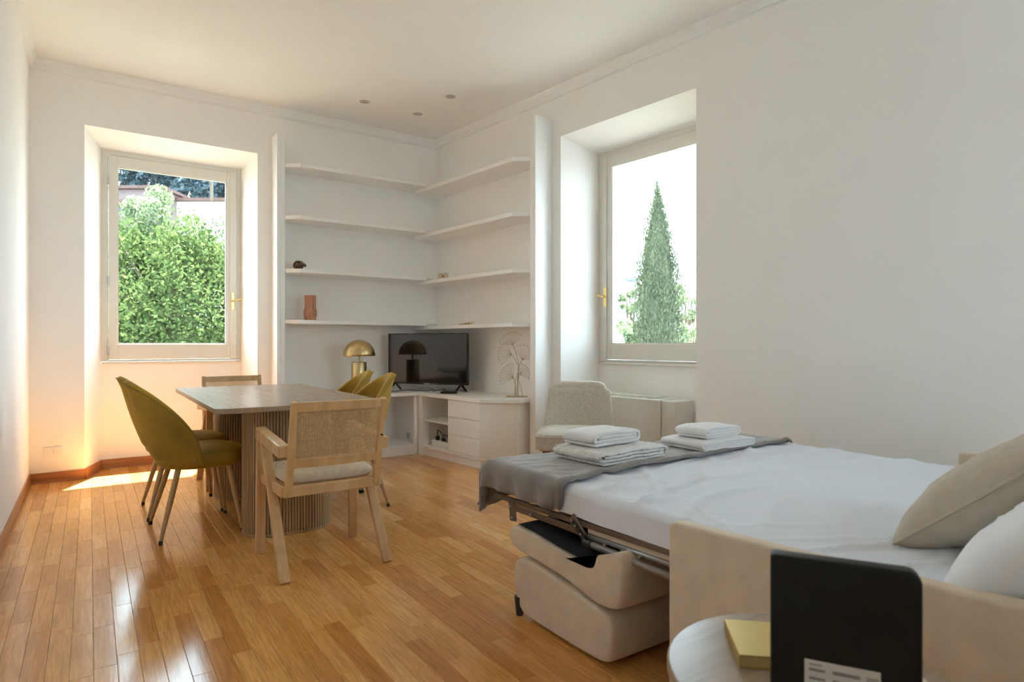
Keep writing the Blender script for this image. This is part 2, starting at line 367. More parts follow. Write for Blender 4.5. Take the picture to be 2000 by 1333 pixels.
# ---- baseboards (reddish wood)
def baseboard(name, pl, h=.078, t=.014):
    b_ = MB()
    for i in range(len(pl)-1):
        a = Vector((*pl[i], 0)); c = Vector((*pl[i+1], 0)); d = (c-a).normalized(); n_ = Vector((d.y, -d.x, 0))
        e = .0
        q = [a, c, c+n_*t, a+n_*t]
        b_.hexa([q[3], q[2], q[1], q[0]], [(*(q[3]-n_*.004).xy, h), (*(q[2]-n_*.004).xy, h), (*q[1].xy, h), (*q[0].xy, h)])
        q2 = [a+n_*t, c+n_*t, c+n_*(t+.007), a+n_*(t+.007)]
        b_.hexa([q2[3], q2[2], q2[1], q2[0]], [(*(q2[3]-n_*.005).xy, .014), (*(q2[2]-n_*.005).xy, .014), (*q2[1].xy, .014), (*q2[0].xy, .014)])
    return tag(b_.build(name, 'base'), kind='structure')
baseboard('baseboard_back', [(XC, YA), (NX0, YA), (NI0, YN), (NI1, YN), (NX1, YA), (1.40, YA)])
baseboard('baseboard_left', [(XC, YR), (XC, YA)])
baseboard('baseboard_right', [fromB(0, 1.80, 0).xy, fromB(0, UX0, 0).xy, fromB(VN, UI0, 0).xy, fromB(VN, UI1, 0).xy, fromB(0, UX1, 0).xy, fromB(0, 7.5, 0).xy])

# ---- windows: local x across, local y outward, z up
def window(name, loc, rz, w, handle_right, label):
    t = thing(name, None, None, loc, rz, kind='structure')
    z0, z1 = .905, 2.768
    fw = .045
    MB().box(-.02, fw, 0, .075, z0+.02, z1).box(w-fw+.008, w+.02, 0, .075, z0+.02, z1).box(fw, w-fw+.008, 0, .075, z1-fw, z1).box(fw, w-fw+.008, 0, .075, z0+.02, z0+.035).build('frame', 'frame', t, bevel=.003)
    s = MB(); g0, g1 = .112, w-.125
    if not handle_right: g0, g1 = .140, w-.115
    zb, zt = 1.078, 2.628; a0, a1 = fw+.004, w-fw+.004
    yf, yb = -.012, .058
    s.box(a0, g0, yf, yb, z0+.038, z1-fw-.004).box(g1, a1, yf, yb, z0+.038, z1-fw-.004).box(g0, g1, yf, yb, z0+.038, zb).box(g0, g1, yf, yb, zt, z1-fw-.004)
    sash = s.build('sash', 'frame', t, bevel=.004)
    MB().box(g0-.004, g1+.004, .026, .034, zb-.004, zt+.004).build('pane', 'glass', sash)
    b_ = MB(); q = .010
    b_.box(g0, g0+q, yf+.008, .024, zb, zt).box(g1-q, g1, yf+.008, .024, zb, zt).box(g0+q, g1-q, yf+.008, .024, zb, zb+q).box(g0+q, g1-q, yf+.008, .024, zt-q, zt)
    b_.build('glazing_bead', 'frame', sash)
    xo = (g1+.028, a1) if handle_right else (a0, g0-.045)
    MB().box(xo[0], xo[1], yf-.010, yf, z0+.034, z1-fw-.002).build('cover_strip', 'frame', sash, bevel=.003)
    xh = (g1+.050) if handle_right else a0+.034
    hz = 1.487
    h = MB().box(xh-.014, xh+.014, yf-.016, yf-.009, hz-.085, hz+.085).build('handle_plate', 'brass', sash, bevel=.004)
    dx = -.055 if handle_right else -.06
    sg = 1 if handle_right else -1
    MB().tube([(xh, yf-.012, hz+.005), (xh, yf-.045, hz+.005)], .010, 10).tube([(xh-.018*sg, yf-.044, hz-.004), (xh+.03*sg, yf-.048, hz+.012), (xh+.075*sg, yf-.046, hz+.028)], [.007, .009, .006], 10).build('handle_lever', 'brass', sash, smooth='angle')
    xg = a0-.003 if handle_right else a1+.003
    for z in (1.02, 1.63, 2.50):
        MB().tube([(xg, yf-.006, z-.035), (xg, yf-.006, z+.035)], .008, 10).tube([(xg, yf-.006, z-.043), (xg, yf-.006, z-.035)], .005, 8).build('hinge', 'steel', sash, smooth='angle')
    MB().box(-.005, w+.005, -.016, .11, z0-.006, z0+.018).build('sill', 'frame', t, bevel=.004)
    return t
window('window_1', (.086, YN, 0), 0, 1.116, True, None)
pB = fromB(VN, 1.985, 0)
window('window_2', pB, -PI/2+B, 1.13, False, None)

window('added_fill_window', (FX1, YR-.10, 0), PI, FX1-FX0, True, None)  # added out of frame to brighten the near half of the room

# ---- wall socket
t = thing('wall_socket', 'white rectangular wall socket low on the wall left of the tree window', 'socket', (-.232, YA, .238))
MB().box(-.06, .06, -.009, 0, -.036, .036).build('cover_plate', 'lacq', t, bevel=.003)
for dx in (-.026, 0, .026): MB().box(dx-.0115, dx+.0115, -.011, -.008, -.023, .023).build('socket_module', 'lacq', t, bevel=.001)
b_ = MB()
for dz in (-.013, 0, .013): b_.tube([(0, -.0115, dz), (0, -.0105, dz)], .0022, 8)
b_.build('pin_hole', 'hole', t)

# ---- ceiling downlights
for (x, y), lb in (((2.056, 5.354), 'round recessed ceiling light nearest the tree window'), ((2.644, 4.811), 'round recessed ceiling light nearest the cypress window'), ((2.585, 5.352), 'round recessed ceiling light nearest the shelf corner')):
    t = thing('ceiling_light', lb, 'ceiling light', (x, y, ZC), 0, 'recessed ceiling lights')
    MB().lathe([(.046, -.004), (.060, -.006), (.064, 0)], 32).build('trim_ring', 'lacq', t, smooth='angle')
    MB().lathe([(.0001, -.0045), (.045, -.0045), (.046, -.001)], 32).build('lens', 'lampwhite', t)

# ================================================================== BUILT-IN SHELVING AND CABINETS
# tall side panels
t = thing('bookcase_panel', 'tall white upright panel beside the tree window ending the shelves', 'panel', (1.394, YA, 0))
MB().box(0, .028, -.205, 0, 0, 3.0).build('outer_board', 'lacq', t, bevel=.003)
MB().box(.028, .075, -.195, 0, 0, 3.0).build('inner_board', 'lacq', t, bevel=.004)
t = thing('bookcase_panel', 'tall white upright panel beside the cypress window ending the shelves', 'panel', fromB(0, 1.713, 0), RB)
MB().box(0, .2, .048, .078, 0, 3.03).build('outer_board', 'lacq', t, bevel=.006, seg=3)
MB().box(0, .19, 0, .048, 0, 3.03).build('inner_board', 'lacq', t, bevel=.004)
ZB_ = [2.688, 2.214, 1.728, 1.262]
ordn = ['topmost', 'second', 'third', 'lowest']
ex = ['', '', ', dark wooden knot ornament on it', ', terracotta vase on it']
ex2 = ['', '', ', small cream carving on it', ', right above the television']
for k, z in enumerate(ZB_):
    b_ = MB().prism([(1.470, YA), (1.470, YA-.20), (1.575, YA-.30), (CX+.03-.30, YA-.30), (CX, YA)], z+.001, z+.036)
    o = b_.build('wall_shelf', 'lacq', bevel=.003); tag(o, f'{ordn[k]} long white shelf beside the tree window{ex[k]}', 'shelf', 'white corner shelves')
    b_ = MB().prism([(0, .0), (.30, .034), (.30, 1.605), (.19, 1.712), (0, 1.712)][::-1], z-.036, z)
    o = b_.build('wall_shelf', 'lacq', bevel=.003); o.location = OB; o.rotation_euler = (0, 0, RB)
    tag(o, f'{ordn[k]} white shelf on the cypress window wall{ex2[k]}', 'shelf', 'white corner shelves')

# low corner cabinets
ZK = .608
xi = fromB(.52, .505, 0)            # inner corner of the two fronts
t = thing('low_cabinet', 'long open-fronted white low cabinet behind the dining table', 'cabinet', (1.47, YA, 0))
xe = xi.x-1.47
MB().box(0, xe+.02, -.50, 0, 0, .075).build('plinth', 'lacq', t, bevel=.003)
MB().box(0, xe+.02, -.505, 0, .075, .10).build('bottom_board', 'lacq', t, bevel=.002)
MB().box(0, xe+.02, -.02, 0, .10, ZK-.035).build('back_board', 'lacq', t)
MB().box(0, .025, -.505, -.02, .10, ZK-.035).build('side_board', 'lacq', t, bevel=.002)
MB().box(.62, .645, -.500, -.02, .10, ZK-.035).build('partition', 'lacq', t, bevel=.002)
MB().box(xe-.045, xe, -.512, -.47, .10, ZK-.035).build('corner_post', 'lacq', t, bevel=.002)
MB().box(xe-.02, xe+.02, -.47, -.02, .10, ZK-.035).build('end_board', 'lacq', t, bevel=.002)
MB().box(xe-.055, xe-.049, -.40, -.36, .14, .20).build('socket_slot', 'steel', t)
t = thing('drawer_cabinet', 'white low cabinet with three drawers and angled end under the television', 'cabinet', OB, RB)
MB().prism([(0.02, .45), (.505, .505), (.505, 1.43), (.29, 1.655), (.02, 1.655)][::-1], 0, .075).build('plinth', 'lacq', t, bevel=.003)
MB().prism([(.02, .50), (.52, .512), (.52, 1.44), (.30, 1.668), (.02, 1.668)][::-1], .075, .10).build('bottom_board', 'lacq', t, bevel=.002)
MB().box(.02, .04, .50, 1.66, .10, ZK-.035).build('back_board', 'lacq', t)
MB().box(.44, .524, .470, .535, .0, ZK-.035).build('corner_post', 'lacq', t, bevel=.002)
MB().box(.04, .45, .500, .518, .10, ZK-.035).build('side_board', 'lacq', t, bevel=.002)
MB().box(.04, .50, .945, .963, .10, ZK-.035).build('partition', 'lacq', t, bevel=.002)
MB().box(.04, .50, .52, .945, .33, .35).build('inner_shelf', 'lacq', t, bevel=.002)
MB().prism([(.50, 1.42), (.52, 1.438), (.30, 1.668), (.282, 1.655)], .10, ZK-.035).build('angled_end', 'lacq', t, bevel=.002)
MB().box(.02, .30, 1.655, 1.672, .075, ZK-.035).build('end_board', 'lacq', t, bevel=.002)
for z0, z1 in ((.102, .256), (.259, .413), (.416, ZK-.038)):
    MB().box(.50, .521, .965, 1.436, z0, z1).build('drawer', 'lacq', t, bevel=.002)
# continuous worktop
wt = [(1.47, YA-.0), (1.47, YA-.30), (1.69, YA-.525)]
ic = fromB(.54, .53, 0); wt += [(ic.x, YA-.525)]
for v, u in ((.54, 1.452), (.30, 1.705), (.0, 1.705)): p = fromB(v, u, 0); wt.append((p.x, p.y))
wt.append((CX, YA))
o = MB().prism(wt, ZK-.034, ZK).build('worktop', 'lacq', bevel=.003); tag(o, 'white L-shaped worktop running round the corner over the low cabinets', 'worktop')

# ---- television
pL = Vector((2.518, 5.89, 0)); pR = Vector((3.023, 5.142, 0))
pc = (pL+pR)/2; dv = (pR-pL); tw = dv.length*.985
t = thing('television', 'black flat screen television on the white corner worktop', 'television', (pc.x-.03, pc.y-.05, ZK), math.atan2(dv.y, dv.x))
zb, zt = .072, .575
MB().box(-tw/2, tw/2, -.005, .03, zb, zt).build('bezel', 'black', t, bevel=.004)
MB().box(-tw/2+.008, tw/2-.008, -.0075, -.004, zb+.018, zt-.008).build('screen', 'tvscreen', t)
MB().box(-tw/2+.12, tw/2-.12, .03, .065, zb+.02, zb+.27).build('rear_housing', 'black', t, bevel=.01)
for sx in (-1, 1):
    x = sx*(tw/2-.075)
    MB().bar((x, .01, zb+.01), (x-.01, -.10, .006), .022, .012).bar((x, .01, zb+.01), (x+.01, .10, .006), .022, .012).build('foot', 'black', t, bevel=.003)
MB().box(-.03, .03, -.0085, -.005, zb+.005, zb+.012).build('logo_strip', 'steel', t)
def cable(pts, label, r=.003, m='black'):
    # smooth the polyline
    P = [Vector(p) for p in pts]; out = []
    for i in range(len(P)-1):
        p0 = P[max(i-1, 0)]; p1 = P[i]; p2 = P[i+1]; p3 = P[min(i+2, len(P)-1)]
        for k in range(6):
            u = k/6; out.append(.5*((2*p1)+(p2-p0)*u+(2*p0-5*p1+4*p2-p3)*u*u+(3*p1-p0-3*p2+p3)*u**3))
    out.append(P[-1])
    return tag(MB().tube(out, r, 6).build('cable', m, smooth=True), label, 'cable')
zc = ZK+.004
cable([(2.40, 5.72, zc), (2.52, 5.66, zc), (2.60, 5.60, zc+.012), (2.70, 5.62, zc), (2.76, 5.52, zc), (2.83, 5.50, zc+.015), (2.86, 5.60, zc)], 'thin black cable lying on the worktop under the left of the television')
cable([(2.80, 5.46, zc), (2.88, 5.36, zc+.02), (2.90, 5.42, zc), (2.97, 5.32, zc), (2.98, 5.22, zc+.014), (3.04, 5.26, zc)], 'thin black cable lying on the worktop under the right of the television')
o = rbox(-.08, .08, -.022, .022, 0, .018).build('remote_control', 'black', bevel=.008, seg=3); o.location = (2.80, 5.13, ZK+.001); o.rotation_euler = (0, 0, -.75)
tag(o, 'black remote control lying on the worktop in front of the television', 'remote')
t = thing('power_strip', 'white power strip with black cables in the open cabinet compartment', 'power strip', fromB(.40, .70, .101), RB)
MB().box(-.03, .03, -.14, .18, 0, .045).build('body', 'lacq', t, bevel=.004)
MB().box(-.012, .012, -.10, -.06, .045, .085).build('plug', 'black', t, bevel=.004)
MB().box(-.012, .012, 0.0, .04, .045, .075).build('plug', 'black', t, bevel=.004)
for k, pts in enumerate(([(0, -.08, .085), (.02, -.05, .15), (.03, .03, .13), (.02, .08, .05), (-.06, .12, .01)], [(0, .02, .075), (.03, .07, .12), (.02, .12, .10), (-.04, .15, .03)])):
    MB().tube(pts, .005, 6).build('lead', 'black', t, smooth=True)
# ---- mushroom lamp
t = thing('table_lamp', 'brass mushroom table lamp standing on the white worktop', 'lamp', (2.08, 5.56, ZK))
MB().lathe([(.066, 0), (.070, .004), (.070, .296), (.066, .302), (.0001, .302)], 40).build('base', 'brass_s', t, smooth='angle')
MB().lathe([(.012, .302), (.012, .352), (.018, .356), (.010, .365), (.0001, .37)], 16).build('stem', 'brass_s', t, smooth='angle')
pr = [(.150*math.cos(a), .358+.152*math.sin(a)) for a in [i*PI/2/14 for i in range(15)]]
pr = [(.146, .358)]+pr[:-1]+[(.0001, .510)]
inn = [(.0001, .504)]+[(.144*math.cos(a), .358+.146*math.sin(a)) for a in [PI/2-i*PI/2/14 for i in range(1, 15)]]
MB().lathe(pr, 48).lathe(inn, 48).build('shade', 'brass_s', t, smooth=True, fix=False)
MB().lathe([(.024, .36), (.030, .39), (.020, .42), (.0001, .43)], 16).build('bulb', 'lampwhite', t, smooth=True)
MB().tube([(.02, -.035, .30), (.02, -.037, .345), (.02, -.03, .35)], .002, 6).build('pull_switch', 'brass', t)
# ---- ginkgo wire sculpture
pg = fromB(.15, 1.50, ZK)
t = thing('wire_sculpture', 'gold wire ginkgo leaf sculpture at the end of the worktop', 'sculpture', pg, -YAW-.05)
MB().box(-.095, .095, -.03, .03, 0, .008).build('base', 'wire', t, bevel=.001)
st = MB()
leaves = [((.0, 0, .33), .135, 105, .155), ((-.03, 0, .27), .15, 165, .12), ((.04, 0, .22), .12, 55, .16), ((-.02, 0, .13), .14, 150, .13), ((.05, 0, .12), .10, 40, .14), ((.03, 0, .19), .10, 8, .12)]
stems = [[(-.02, 0, .008), (-.015, 0, .13), (.02, 0, .27), (-.01, 0, .40), (-.035, 0, .46)], [(0, 0, .008), (.005, 0, .15), (.012, 0, .27), (-.02, 0, .34), (-.045, 0, .375)],
         [(.012, 0, .008), (.01, 0, .16), (.02, 0, .27), (.045, 0, .33)], [(-.01, .004, .008), (-.015, .004, .10), (-.03, .004, .17)], [(.05, 0, .008), (.035, 0, .09), (.012, 0, .15), (.02, 0, .20)]]
for s_ in stems: MB().tube(s_, .0022, 6).build('stem', 'wire', t, smooth=True)
fans = [((-.035, .46), 112, .125, 62), ((-.045, .375), 168, .13, 55), ((.045, .33), 62, .14, 60), ((-.03, .17), 150, .13, 58), ((.02, .20), 25, .10, 50)]
for (x, z), ang, L, half in fans:
    b_ = MB(); rim = []
    for k in range(19):
        a = math.radians(ang+half*(k/9-1)); q = 1-(.10 if k % 2 else 0)-(.10 if k == 9 else 0)
        e_ = (x+L*q*math.cos(a), .004*math.sin(k), z+L*q*math.sin(a)); rim.append(e_)
        if k % 2 == 0: b_.tube([(x, 0, z), ((x*.5+e_[0]*.5), .006, (z*.5+e_[2]*.5)), e_], .0012, 5)
    b_.tube(rim, .0014, 5); b_.build('leaf', 'wire', t, smooth=True)
# ---- shelf ornaments
t = thing('knot_ornament', 'small dark brown knotted wood ornament on the third shelf', 'ornament', (1.60, YA-.19, ZB_[2]+.036))
for rz in (0, 1.05, 2.1):
    ring = []
    for k in range(24):
        a = 2*PI*k/24; p = Vector((.036*math.cos(a), .012*math.sin(2*a), .030*math.sin(a)))
        p = Matrix.Rotation(rz, 3, 'Z') @ Matrix.Rotation(.5*rz, 3, 'X') @ p
        ring.append((p.x+(-.012+.012*rz), p.y, p.z+.043))
    MB().tube(ring, .0125, 10, closed=True).build('loop', 'knot', t, smooth=True)
t = thing('vase', 'terracotta column vase with a ribbed collar on the lowest shelf', 'vase', (1.705, YA-.16, ZB_[3]+.036))
def fluted(r, z0, z1, n=10, dep=.12):
    def fn(a, b): 
        th = a*2*PI; rr = r*(1+dep*(abs(math.cos(n*th/2))-.5)); return (rr*math.cos(th), rr*math.sin(th), z0+(z1-z0)*b)
    return fn
MB().grid(fluted(.050, 0, .235, 8), 80, 6, True).build('body', 'terra', t, smooth='angle')
MB().grid(lambda a, b: ((.052+.007*math.sin(PI*b)**.4)*(1+.10*(abs(math.cos(4*a*2*PI))-.5))*math.cos(a*2*PI), (.052+.007*math.sin(PI*b)**.4)*(1+.10*(abs(math.cos(4*a*2*PI))-.5))*math.sin(a*2*PI), .035+.075*b), 80, 12, True).build('collar', 'terra', t, smooth='angle')
MB().lathe([(.0001, .228), (.045, .228), (.046, .2345)], 32).build('mouth', 'hole', t)
pk = fromB(.20, .42, ZB_[2])
t = thing('carved_block', 'small pair of cream carved blocks on the third shelf in the corner', 'ornament', pk, -YAW)
MB().box(-.048, -.006, -.02, .02, 0, .07).build('block', 'papery', t, bevel=.006)
MB().box(.004, .048, -.02, .02, 0, .072).build('block', 'papery', t, bevel=.006)
MB().tube([(.002, -.021, .03), (.002, -.021, .045)], .008, 10).build('knob', 'knot', t)
pk = fromB(.16, .77, ZB_[3])
t = thing('gold_leaf_tray', 'flat gold leaf ornament lying on the lowest shelf above the television', 'ornament', pk, RB)
for k in range(5):
    a = -.8+.4*k; L = .09
    b_ = MB().grid(lambda s, q, a=a: ((s-.5)*.03*math.sin(PI*q)*math.cos(a), -.09+.045*k+(q-.5)*L+(s-.5)*.03*math.sin(PI*q)*math.sin(a), .003+.012*math.sin(PI*q)*(1+.3*k % 2)), 5, 9)
    o = b_.build('leaf', 'gold', t, smooth=True, fix=False); md = o.modifiers.new('s', 'SOLIDIFY'); md.thickness = .002
MB().tube([(0, -.13, .004), (.005, 0, .008), (0, .13, .004)], .003, 6).build('stem', 'gold', t)

# ================================================================== DINING GROUP
TX, TY, TZ = .965, 4.237, .755
t = thing('dining_table', 'oak dining table with rounded corners and two slatted pedestals', 'table', (TX, TY, 0))
def rrect(hx, hy, r, n=8):
    out = []
    for cx, cy, a0 in ((hx-r, hy-r, 0), (-hx+r, hy-r, PI/2), (-hx+r, -hy+r, PI), (hx-r, -hy+r, 3*PI/2)):
        out += [(cx+r*math.cos(a0+PI/2*k/n), cy+r*math.sin(a0+PI/2*k/n)) for k in range(n+1)]
    return out
MB().prism(rrect(.45, .90, .07), TZ-.028, TZ).build('table_top', 'top', t, bevel=.003)
def stadium_pts(hx, hy, r, step):
    per = rrect(hx, hy, r, 16); L = []; tot = 0
    for i in range(len(per)):
        a = Vector(per[i]); b = Vector(per[(i+1) % len(per)]); L.append((a, b, (b-a).length)); tot += L[-1][2]
    n = round(tot/step); out = []; k = 0; acc = 0
    for i in range(n):
        s = tot*i/n
        while acc+L[k][2] < s: acc += L[k][2]; k += 1
        a, b, l = L[k]; p = a+(b-a)*((s-acc)/max(l, 1e-9)); d = (b-a).normalized(); out.append((p, math.atan2(-d.x, d.y)))
    return out
slm = MB().box(-.004, .008, -.0062, .0062, .016, TZ-.029).mesh('slat'); slm.materials.append(M['slat'])
for sy in (-1, 1):
    ped = MB().prism([(x, y+sy*.485) for x, y in rrect(.238, .172, .16, 16)], .012, TZ-.028).build('pedestal', 'felt', t)
    MB().prism([(x, y+sy*.485) for x, y in rrect(.248, .182, .168, 16)], 0, .016).build('foot_ring', 'slat', ped, bevel=.002)
    for p, a in stadium_pts(.240, .174, .162, .0162):
        o = bpy.data.objects.new('slat', slm); COL.objects.link(o); o.parent = ped; o.location = (p.x, p.y+sy*.485, 0); o.rotation_euler = (0, 0, a)

# ---- velvet chair; local +x is forward
def velvet_chair(label):
    t = thing('velvet_chair', label, 'chair', group='mustard velvet dining chairs')
    # seat pad
    def seat(a, b):
        th = a*2*PI
        def se(h, k): return math.copysign(abs(h)**k, h)
        cx, sx = se(math.cos(th), .75), se(math.sin(th), .75)
        prof = [(.0, .372), (.72, .374), (.90, .385), (.98, .405), (1.0, .43), (.985, .455), (.92, .475), (.70, .487), (.35, .492), (0, .493)]
        f_ = b*(len(prof)-1); i = min(int(f_), len(prof)-2); u = f_-i
        r = prof[i][0]*(1-u)+prof[i+1][0]*u; z = prof[i][1]*(1-u)+prof[i+1][1]*u
        return (.025+.235*r*cx, .235*r*sx*(1+.05*cx), z)
    MB().grid(seat, 48, 28, True).build('seat', 'velvet', t, smooth=True)
    # backrest shell
    PH = math.radians(83)
    def hgt(ph): 
        q = abs(ph)/PH; return .425+.445*max(0, math.cos(q*PI/2))**.5
    def surf(ph, s, off, rip=0.):
        zt_ = hgt(ph)-.004; z0 = .385+.02*abs(ph)/PH
        z = z0+s*(zt_-z0); k = max(0, (z-.385)/.48)
        hw = .262*(1-.30*k**2.2); hd = .235
        lean = .11*k+.05*k*k
        bulge = .018*math.sin(PI*min(1, k*1.15))
        cx, sy_ = math.cos(ph), math.sin(ph)
        r = 1-off/.25-rip*.012*(math.cos(ph*13)*.5+.5)*min(1, s*3)*min(1, (1-s)*6)
        tuck = .022*max(0, .12-s)/.12
        x = .0-(hd+bulge-tuck)*r*cx-lean*max(0, cx)**.6+(.03 if cx < 0 else .03)
        return (x, (hw+.4*bulge-tuck)*r*sy_, z)
    NU, NV = 57, 16; b_ = MB()
    vs = []
    for j in range(NV): vs += [surf(-PH+2*PH*i/(NU-1), j/(NV-1), 0) for i in range(NU)]
    for j in range(NV): 
        for i in range(NU):
            ph = -PH+2*PH*i/(NU-1); th = .050*(1-.45*(abs(ph)/PH)**2); x, y, z = surf(ph, j/(NV-1), th, 1.)
            vs.append((x, y, z))
    fs = []; o2 = NU*NV
    for j in range(NV-1):
        for i in range(NU-1):
            fs.append((j*NU+i, j*NU+i+1, (j+1)*NU+i+1, (j+1)*NU+i)); fs.append((o2+j*NU+i, o2+(j+1)*NU+i, o2+(j+1)*NU+i+1, o2+j*NU+i+1))
    tp = (NV-1)*NU
    rim = []
    for i in range(NU):
        a = Vector(vs[tp+i]); c = Vector(vs[o2+tp+i]); rim.append((a+c)/2+Vector((0, 0, .013)))
    r0 = len(vs); vs += [tuple(p) for p in rim]
    for i in range(NU-1):
        fs.append((tp+i, tp+i+1, r0+i+1, r0+i)); fs.append((r0+i, r0+i+1, o2+tp+i+1, o2+tp+i)); fs.append((i, o2+i, o2+i+1, i+1))
    for j in range(NV-1):
        fs.append((j*NU, (j+1)*NU, o2+(j+1)*NU, o2+j*NU)); e_ = NU-1; fs.append((j*NU+e_, o2+j*NU+e_, o2+(j+1)*NU+e_, (j+1)*NU+e_))
    fs.append((tp, r0, o2+tp)); fs.append((tp+NU-1, o2+tp+NU-1, r0+NU-1))
    b_.add(vs, fs); bk = b_.build('backrest', 'velvet', t, smooth=True)
    MB().tube([vs[j*NU] for j in range(NV)]+[vs[tp+i] for i in range(NU)]+[vs[j*NU+NU-1] for j in range(NV-1, -1, -1)], .0035, 6).build('piping', 'pipe', bk, smooth=True)
    for s_ in (-1, 1):
        p = surf(s_*math.radians(74), .16, -.002); MB().tube([(p[0], p[1], p[2]), (p[0]+.002, p[1]+s_*.006, p[2])], .008, 12).build('stud', 'steel', bk, smooth='angle')
    for sx in (-1, 1):
        for sy in (-1, 1):
            a = Vector((sx*.13+.02, sy*.15, .385)); c = Vector((sx*.205, sy*.232, .022))
            lg = MB().tube([a, a*.6+c*.4, c], [.016, .0155, .0095], 12).build('leg', 'chairleg', t, smooth='angle')
            MB().tube([c, Vector((c.x, c.y, 0))+(c-a)*.02*Vector((1, 1, 0)).x], [.0105, .0105], 12).build('foot_tip', 'tip', lg)
    return t
vc = velvet_chair('mustard velvet chair nearest the bed end, its smooth back to the left wall')
vc.location = (.512, 4.02, 0); vc.rotation_euler = (0, 0, .03)
vc['label'] = 'mustard velvet chair seen from behind at the left of the table, the nearer one'
c2 = copy_tree(vc); c2.location = (.500, 4.555, 0); c2.rotation_euler = (0, 0, 0); c2['label'] = 'mustard velvet chair left of the table, mostly hidden behind the nearer one'
c3 = copy_tree(vc); c3.location = (1.418, 4.05, 0); c3.rotation_euler = (0, 0, PI+.04); c3['label'] = 'mustard velvet chair showing its fluted inner back, nearer the cane armchair'
c4 = copy_tree(vc); c4.location = (1.430, 4.52, 0); c4.rotation_euler = (0, 0, PI-.02); c4['label'] = 'mustard velvet chair showing its fluted inner back, just below the brass lamp'

